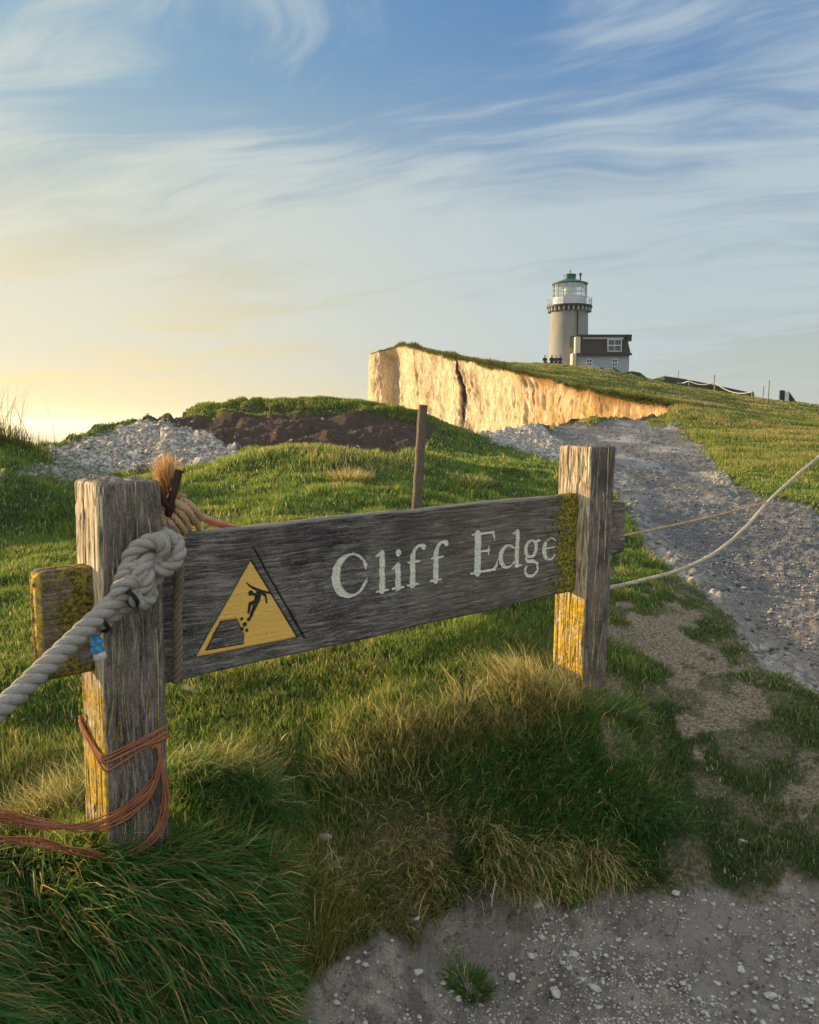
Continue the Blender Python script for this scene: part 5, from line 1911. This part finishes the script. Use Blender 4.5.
m.lathe([(2.70, -.02), (2.78, .10), (2.9, .35), (3.0, .50), (3.34, .62), (3.38, .80), (3.34, .92), (2.4, .93)], 56, (lx, LY, zg0))
g_ = m.build('gallery', M_DARK, lh)
M_CORB = plain('corbel_stone', (.30, .31, .30), .85)
for k in range(28):
    a = 2 * math.pi * k / 28
    M_ = Matrix.Translation((lx, LY, zg0)) @ Matrix.Rotation(a, 4, 'Z')
    MB().box((2.72, -.14, .02), (3.24, .14, .58), M_, .04).build('corbel', M_CORB, g_)
m = MB()
for zr in (1.35, 1.65, 1.98):
    ring = [(lx + 3.26 * math.cos(2 * math.pi * k / 56), LY + 3.26 * math.sin(2 * math.pi * k / 56), zg0 + zr) for k in range(57)]
    m.tube(ring, .028, 6)
for k in range(26):
    a = 2 * math.pi * k / 26
    m.tube([(lx + 3.26 * math.cos(a), LY + 3.26 * math.sin(a), zg0 + .9), (lx + 3.26 * math.cos(a), LY + 3.26 * math.sin(a), zg0 + 1.98)], .026, 6)
m.build('railing', plain('grey_rail', (.42, .46, .48), .5), lh)
# lantern: sixteen sided, solid lower panels, glazing above
zl0, zl1, zl2 = zg1 - .1, zpx(298), zpx(284.5)
NS = 16
RL = 2.46
def poly_ring(r, z, n=NS, ph=.5): return [(lx + r * math.cos(2 * math.pi * (k + ph) / n), LY + r * math.sin(2 * math.pi * (k + ph) / n), z) for k in range(n)]
m = MB()
V = poly_ring(RL, zl0) + poly_ring(RL, zl1)
m.add(V, [(k, (k + 1) % NS, NS + (k + 1) % NS, NS + k) for k in range(NS)])
lantern = m.build('lantern_wall', plain('lantern_paint', (.60, .62, .70), .6), lh, False)
m = MB()
V = poly_ring(RL - .05, zl1) + poly_ring(RL - .05, zl2)
m.add(V, [(k, (k + 1) % NS, NS + (k + 1) % NS, NS + k) for k in range(NS)])
gl = m.build('glazing', M_GLASS, lh, False)
m = MB()
a0, a1 = poly_ring(RL, zl1 - .05), poly_ring(RL, zl2)
for p, q in zip(a0, a1): m.tube([p, q], .055, 6)
for f in (0, .33, .66, 1):
    z = zl1 + (zl2 - zl1) * f
    r_ = poly_ring(RL, z)
    m.tube(r_ + [r_[0]], .05, 6)
b0_, b1_ = poly_ring(RL - .02, zl1, NS, 0), poly_ring(RL - .02, zl2, NS, 0)
for p, q in zip(b0_, b1_):
    m.tube([p, q], .028, 5)
m.build('glazing_bars', plain('bar_paint', (.40, .48, .48), .5), gl)
m = MB()
m.lathe([(.35, 0), (.75, .3), (.95, 1.0), (.75, 1.7), (.35, 2.0)], 20, (lx, LY, zl1))
m.build('lens', plain('lens_glass', (.80, .84, .78), .3, spec=.8), lh)  # pale body colour stands in for the lens reflecting the sky
zr_ = zl2
m = MB()
m.lathe([(2.62, -.03), (2.66, .10), (2.45, .18), (1.7, .42), (.92, .72), (.80, .80)], 48, (lx, LY, zr_))
roof_ = m.build('roof', M_TEAL, lh)
m = MB()
zt_ = zpx(274)
m.lathe([(.80, .75), (.82, 1.0), (.88, 1.02), (.88, 1.12), (.80, 1.16), (.80, zt_ - zr_ - .25), (.92, zt_ - zr_ - .22), (.92, zt_ - zr_ - .08), (.45, zt_ - zr_), (.10, zt_ - zr_ + .1)], 28, (lx, LY, zr_))
m.lathe([(.05, 0), (.05, .25), (.15, .33), (.05, .42), (.035, .75), (.01, .78)], 12, (lx, LY, zt_))
m.build('ventilator', M_TEAL, roof_)
m = MB()
m.lathe([(.10, 0), (.10, .85), (.20, .90), (.20, 1.2), (.08, 1.28)], 12, (lx + 1.45, LY - .4, zr_ + .35))
m.build('flue', M_DARK, roof_)

# the keeper's house beside it
HY = 121.0
def hx(px): return at(px, 350, HY).x
def hz(py): return at(600, py, HY).z
house = empty('keepers_house', (hx(603), HY + 3, hz(371)), 'low pale house with dark mansard roof beside the lighthouse', 'house')
bpy.context.view_layer.update()
x0, x1 = hx(577), hx(629.5)
m = MB()
m.box((x0, HY, hz(378)), (x1, HY + 7, hz(354)), None, 0)
m.build('wall', M_WALL, house, False)
m = MB()
ze, zt = hz(354), hz(338.5)
xa, xb = hx(576.5), hx(630.3)
V = [(xa, HY - .35, ze), (xb, HY - .35, ze), (xb, HY + 7.3, ze), (xa, HY + 7.3, ze), (xa + .35, HY + .45, zt), (xb - .35, HY + .45, zt), (xb - .35, HY + 6.6, zt), (xa + .35, HY + 6.6, zt)]
m.add(V, [(0, 3, 2, 1), (4, 5, 6, 7), (0, 1, 5, 4), (1, 2, 6, 5), (2, 3, 7, 6), (3, 0, 4, 7)])
m.box((xa - .12, HY - .5, ze - .22), (xb + .12, HY - .352, ze + .1))
rf = m.build('roof', M_SLATE, house, False)
m = MB()
m.box((hx(583), HY + .25, zt - .05), (hx(624), HY + .44, zt + .24))
m.build('fascia', plain('fascia_paint', (.45, .47, .50), .6), house, False)
m = MB()
m.box((hx(576), HY + .05, zt + .25), (hx(631.8), HY + 7, zt + .25 + .34), None, .04)
m.box((hx(627.5), HY - .05, zt - .35), (hx(631.4), HY + .9, zt + .27), None, .04)
m.build('roof_slab', M_SLATE, house, False)
def window(xp0, xp1, yp0, yp1, yoff, cols, rows, name='window', par=None):
    wx0, wx1, wz0, wz1 = hx(xp0), hx(xp1), hz(yp1), hz(yp0)
    f = MB(); b = .10
    f.box((wx0, HY + yoff - .10, wz0), (wx1, HY + yoff + .3, wz0 + b)); f.box((wx0, HY + yoff - .10, wz1 - b), (wx1, HY + yoff + .3, wz1))
    f.box((wx0, HY + yoff - .102, wz0 + b), (wx0 + b, HY + yoff + .3, wz1 - b)); f.box((wx1 - b, HY + yoff - .102, wz0 + b), (wx1, HY + yoff + .3, wz1 - b))
    for k in range(1, cols):
        x = wx0 + (wx1 - wx0) * k / cols
        f.box((x - .03, HY + yoff - .08, wz0 + b), (x + .03, HY + yoff + .2, wz1 - b))
    for k in range(1, rows):
        z = wz0 + (wz1 - wz0) * k / rows
        f.box((wx0 + b, HY + yoff - .085, z - .06), (wx1 - b, HY + yoff + .2, z + .06))
    o = f.build(name, M_WHITE, par or house, False)
    g = MB(); g.box((wx0 + b, HY + yoff - .03, wz0 + b), (wx1 - b, HY + yoff + .02, wz1 - b))
    g.build('pane', M_PANE, o, False)
    return o
window(607.2, 621.2, 339.4, 351.6, -.15, 2, 2)
window(586.5, 592.5, 359, 366.5, -.02, 2, 2)
window(612, 618, 359, 366.5, -.02, 2, 2)
m = MB()
m.box((hx(574.6), HY - .4, hz(353.5)), (hx(579.8), HY + .6, hz(337)), None, .05)
m.build('chimney', M_CREAM, house, False)
m = MB()
m.box((hx(571.5), HY - .8, hz(368)), (hx(575.5), HY + 1.5, hz(353.6)), None, .08)
m.build('porch', M_CREAM, house, False)

# ------------------------------------------------------------------ people sitting by the tower
def m_cloth(col): return plain('cloth', col, .9, var=.15, scale=8)
M_SKIN = plain('skin', (.42, .26, .19), .6, var=.05)
M_HAIR = plain('hair', (.035, .025, .02), .8, var=.1)
bench = MB()
bx0, bx1 = at(543, 360, 119).x, at(562.5, 360, 119).x
bzg = zpx(366, 119)
bench.box((bx0, 118.8, bzg + .38), (bx1, 119.25, bzg + .46), None, .02)
bo = empty('bench', ((bx0 + bx1) / 2, 119, bzg), 'long low bench at the foot of the lighthouse under the seated people', 'bench')
bpy.context.view_layer.update()
bench.build('seat', plain('bench_wood', (.12, .10, .08), .8), bo, False)
for k in range(4):
    l_ = MB(); x = bx0 + (bx1 - bx0) * (k + .5) / 4
    l_.box((x - .06, 118.85, bzg - .6), (x + .06, 119.2, bzg + .378))
    l_.build('leg', plain('bench_leg', (.10, .09, .08), .8), bo, False)


def person(px, label, top, trous, lean=0.0, h=1.0):
    x = at(px, 358, 119).x
    z = bzg + .46
    J = {'pel': (0, 0, .10), 'ch': (lean * .3, -.03, .38), 'nk': (lean * .5, -.04, .58), 'hd': (lean * .55, -.06, .70), 'ht': (lean * .55, -.06, .84),
         'hl': (-.10, 0, .07), 'hr': (.10, 0, .07), 'kl': (-.13, -.44, .08), 'kr': (.13, -.44, .08), 'fl': (-.14, -.48, -.38), 'fr': (.14, -.48, -.38), 'tl': (-.14, -.62, -.42), 'tr': (.14, -.62, -.42),
         'sl': (-.19 + lean * .4, -.03, .52), 'sr': (.19 + lean * .4, -.03, .52), 'el': (-.25 + lean * .3, -.10, .27), 'er': (.25 + lean * .3, -.10, .27), 'wl': (-.14, -.33, .17), 'wr': (.14, -.33, .17)}
    rad = {'pel': .19, 'ch': .20, 'nk': .06, 'hd': .09, 'ht': .085, 'hl': .10, 'hr': .10, 'kl': .07, 'kr': .07, 'fl': .05, 'fr': .05, 'tl': .045, 'tr': .045, 'sl': .10, 'sr': .10, 'el': .075, 'er': .075, 'wl': .038, 'wr': .038}
    E_ = [('pel', 'ch'), ('ch', 'nk'), ('nk', 'hd'), ('hd', 'ht'), ('pel', 'hl'), ('pel', 'hr'), ('hl', 'kl'), ('hr', 'kr'), ('kl', 'fl'), ('kr', 'fr'), ('fl', 'tl'), ('fr', 'tr'),
          ('ch', 'sl'), ('ch', 'sr'), ('sl', 'el'), ('sr', 'er'), ('el', 'wl'), ('er', 'wr')]
    keys = list(J)
    me_ = bpy.data.meshes.new('person')
    me_.from_pydata([tuple(c * h for c in J[k]) for k in keys], [(keys.index(a), keys.index(b)) for a, b in E_], [])
    o = bpy.data.objects.new('person', me_); COL.objects.link(o)
    o.location = (x, 118.98, z)
    sk = o.modifiers.new('skin', 'SKIN')
    for v, k in zip(me_.skin_vertices[0].data, keys): v.radius = (rad[k] * h, rad[k] * h)
    me_.skin_vertices[0].data[0].use_root = True
    o.modifiers.new('sub', 'SUBSURF').levels = 1
    dg = bpy.context.evaluated_depsgraph_get()
    me2 = bpy.data.meshes.new_from_object(o.evaluated_get(dg))
    o.modifiers.clear(); o.data = me2
    me2.materials.clear()
    for m_ in (M_SKIN, top, trous): me2.materials.append(m_)
    for p in me2.polygons:
        c = p.center / h
        p.use_smooth = True
        p.material_index = 0 if (c.z > .60 or (abs(c.y + .33) < .06 and abs(c.x) < .20 and .1 < c.z < .24)) else (1 if c.z > .16 and c.y > -.36 else 2)
    tag(o, label, 'person', 'people sitting by the lighthouse')
    hb = bmesh.new(); bmesh.ops.create_uvsphere(hb, u_segments=14, v_segments=10, radius=.112 * h)
    for v in hb.verts:
        v.co = Vector((v.co.x, v.co.y + .02, max(v.co.z, -.03)))
    hm = bpy.data.meshes.new('hair'); hb.to_mesh(hm); hb.free(); hm.materials.append(M_HAIR)
    ho = bpy.data.objects.new('hair', hm); COL.objects.link(ho); ho.parent = o
    ho.location = (J['hd'][0] * h, (J['hd'][1] + .015) * h, .80 * h)
    return o


person(545, 'person in a black coat sitting apart at the far left end of the bench', m_cloth((.015, .015, .02)), m_cloth((.03, .03, .035)), -.05, 1.15)
person(551.6, 'person in a dark navy jacket sitting second from the left on the bench', m_cloth((.015, .018, .035)), m_cloth((.02, .02, .025)), .04, 1.2)
person(555.8, 'person in dark purple grey sitting between two others against the tower', m_cloth((.04, .03, .045)), m_cloth((.02, .02, .03)), .0, 1.12)
person(559.8, 'person in a black jacket sitting at the right end, nearest the tower', m_cloth((.012, .012, .016)), m_cloth((.025, .025, .03)), .05, 1.18)

# ------------------------------------------------------------------ along the crest: banks, rope fence, posts, board
M_BANK = plain('turf_bank', (.040, .055, .028), .95, var=.35, scale=1.5)
def bank(name, pts, Y, th, label, m_=M_BANK, bottom=3.0, cat='bank'):
    tops = [at(px, py, Y) for px, py in pts]
    V, F = [], []
    n = len(tops)
    for q in (0, 1):
        for p in tops: V.append((p.x, Y + q * th, p.z - q * .12))
        for p in tops: V.append((p.x, Y + (th + .8) * q - .8 * (1 - q), p.z - bottom))
    for k in range(n - 1):
        F += [(k, k + 1, n + k + 1, n + k), (2 * n + k + 1, 2 * n + k, 3 * n + k, 3 * n + k + 1), (k + 1, k, 2 * n + k, 2 * n + k + 1)]
    F += [(0, n, 3 * n, 2 * n), (n - 1, 3 * n - 1, 4 * n - 1, 2 * n - 1)]
    mb = MB().add(V, F)
    return tag(mb.build(name, m_, None, False), label, cat)
bank('low_building', [(664.5, 376), (680, 378.2), (695, 381), (712, 384.3), (730, 388.2), (747, 391.8), (754, 392.3)], 98, 5, 'long low flat dark green building half sunk behind the crest', cat='low building')
bank('earth_bank', [(596, 371), (602, 367), (608, 371.5)], 112, 3, 'small dark earth mound under the rope in front of the house window')
bank('earth_bank', [(606, 372), (613, 367.5), (619, 370.5), (624, 374)], 112, 3, 'pointed dark earth mound below the right window of the house')
bank('earth_bank', [(624, 373), (632, 371), (640, 372.5), (648, 378.5)], 111, 3, 'low dark heap just right of the house')
M_FP = plain('fence_post', (.30, .26, .21), .9)
M_WROPE = plain('white_rope', (.62, .60, .56), .8)
fence = empty('rope_fence', at(640, 378, 100), 'white rope hung in swags between low posts along the clifftop crest', 'rope fence')
bpy.context.view_layer.update()
fp = [(583, 366, 361, 113), (594, 371, 365, 113), (610.5, 375, 367.3, 112), (631, 378, 373, 110), (647, 382, 377.5, 108), (664, 384, 375.5, 100), (689, 388, 380, 96), (714.5, 391, 375, 94), (752, 397, 391, 90)]
for (px, yb, yt, Y) in fp:
    a_, b_ = at(px, yb + 3, Y), at(px, yt, Y)
    MB().tube([a_, b_], .07, 7).build('post', M_FP, fence)
tops = [at(p[0], (382 if p[0] == 714.5 else p[2] + .8), p[3]) for p in fp]
sw = MB()
for a_, b_ in zip(tops, tops[1:]):
    n = 14
    sag = min(1.0, (b_ - a_).length * .12)
    sw.tube([a_.lerp(b_, k / n) - Vector((0, 0, sag * 4 * (k / n) * (1 - k / n))) for k in range(n + 1)], .055, 6)
sw.build('rope', M_WROPE, fence)
# notice board and thin stakes on the skyline at the right
nb0 = empty('notice_board', at(785, 401, 76), 'small dark notice board with a white panel on the skyline at the right', 'notice board')
bpy.context.view_layer.update()
def nx(px, py): return at(px, py, 76)
m = MB()
p0, p1 = nx(779.5, 403), nx(785, 390.3)
m.box((p0.x, 76, p0.z - .6), (p1.x, 76.15, p1.z), None, .01); m.build('board', M_DARK, nb0, False)
m = MB(); p0, p1 = nx(784.6, 401), nx(789, 391.5)
m.box((p0.x, 75.97, p0.z), (p1.x, 76.1, p1.z), None, .01); m.build('panel', M_WHITE, nb0, False)
m = MB(); V = [nx(789.2, 391.6), nx(796.5, 402), nx(789.2, 402)]
m.add([(v.x, 76.02, v.z) for v in V] + [(v.x, 76.3, v.z) for v in V], [(0, 1, 2), (5, 4, 3), (0, 3, 4, 1), (1, 4, 5, 2), (2, 5, 3, 0)])
m.build('stay', M_DARK, nb0, False)
for (px, yt, yb, Y, lab) in ((768.5, 380.5, 405, 70, 'thin tilted stake on the skyline left of the notice board'), (763, 386, 400, 80, 'short faint stake beside the tilted stake on the skyline'), (678, 371, 381, 101, 'thin pole rising behind the low dark green building')):
    a_, b_ = at(px - .6, yb + 2, Y), at(px + .8, yt, Y)
    tag(MB().tube([a_, b_], .045, 6).build('stake', M_FP), lab, 'stake')
m = MB()
a_, b_ = nx(780, 400), at(812, 403.5, 74)
m.tube([a_.lerp(b_, k / 12) - Vector((0, 0, .35 * 4 * (k / 12) * (1 - k / 12))) for k in range(13)], .05, 6)
m.tube([b_, at(860, 409, 72)], .05, 6)
tag(m.build('rope', M_WROPE), 'white rope running right along the skyline from the notice board', 'rope')
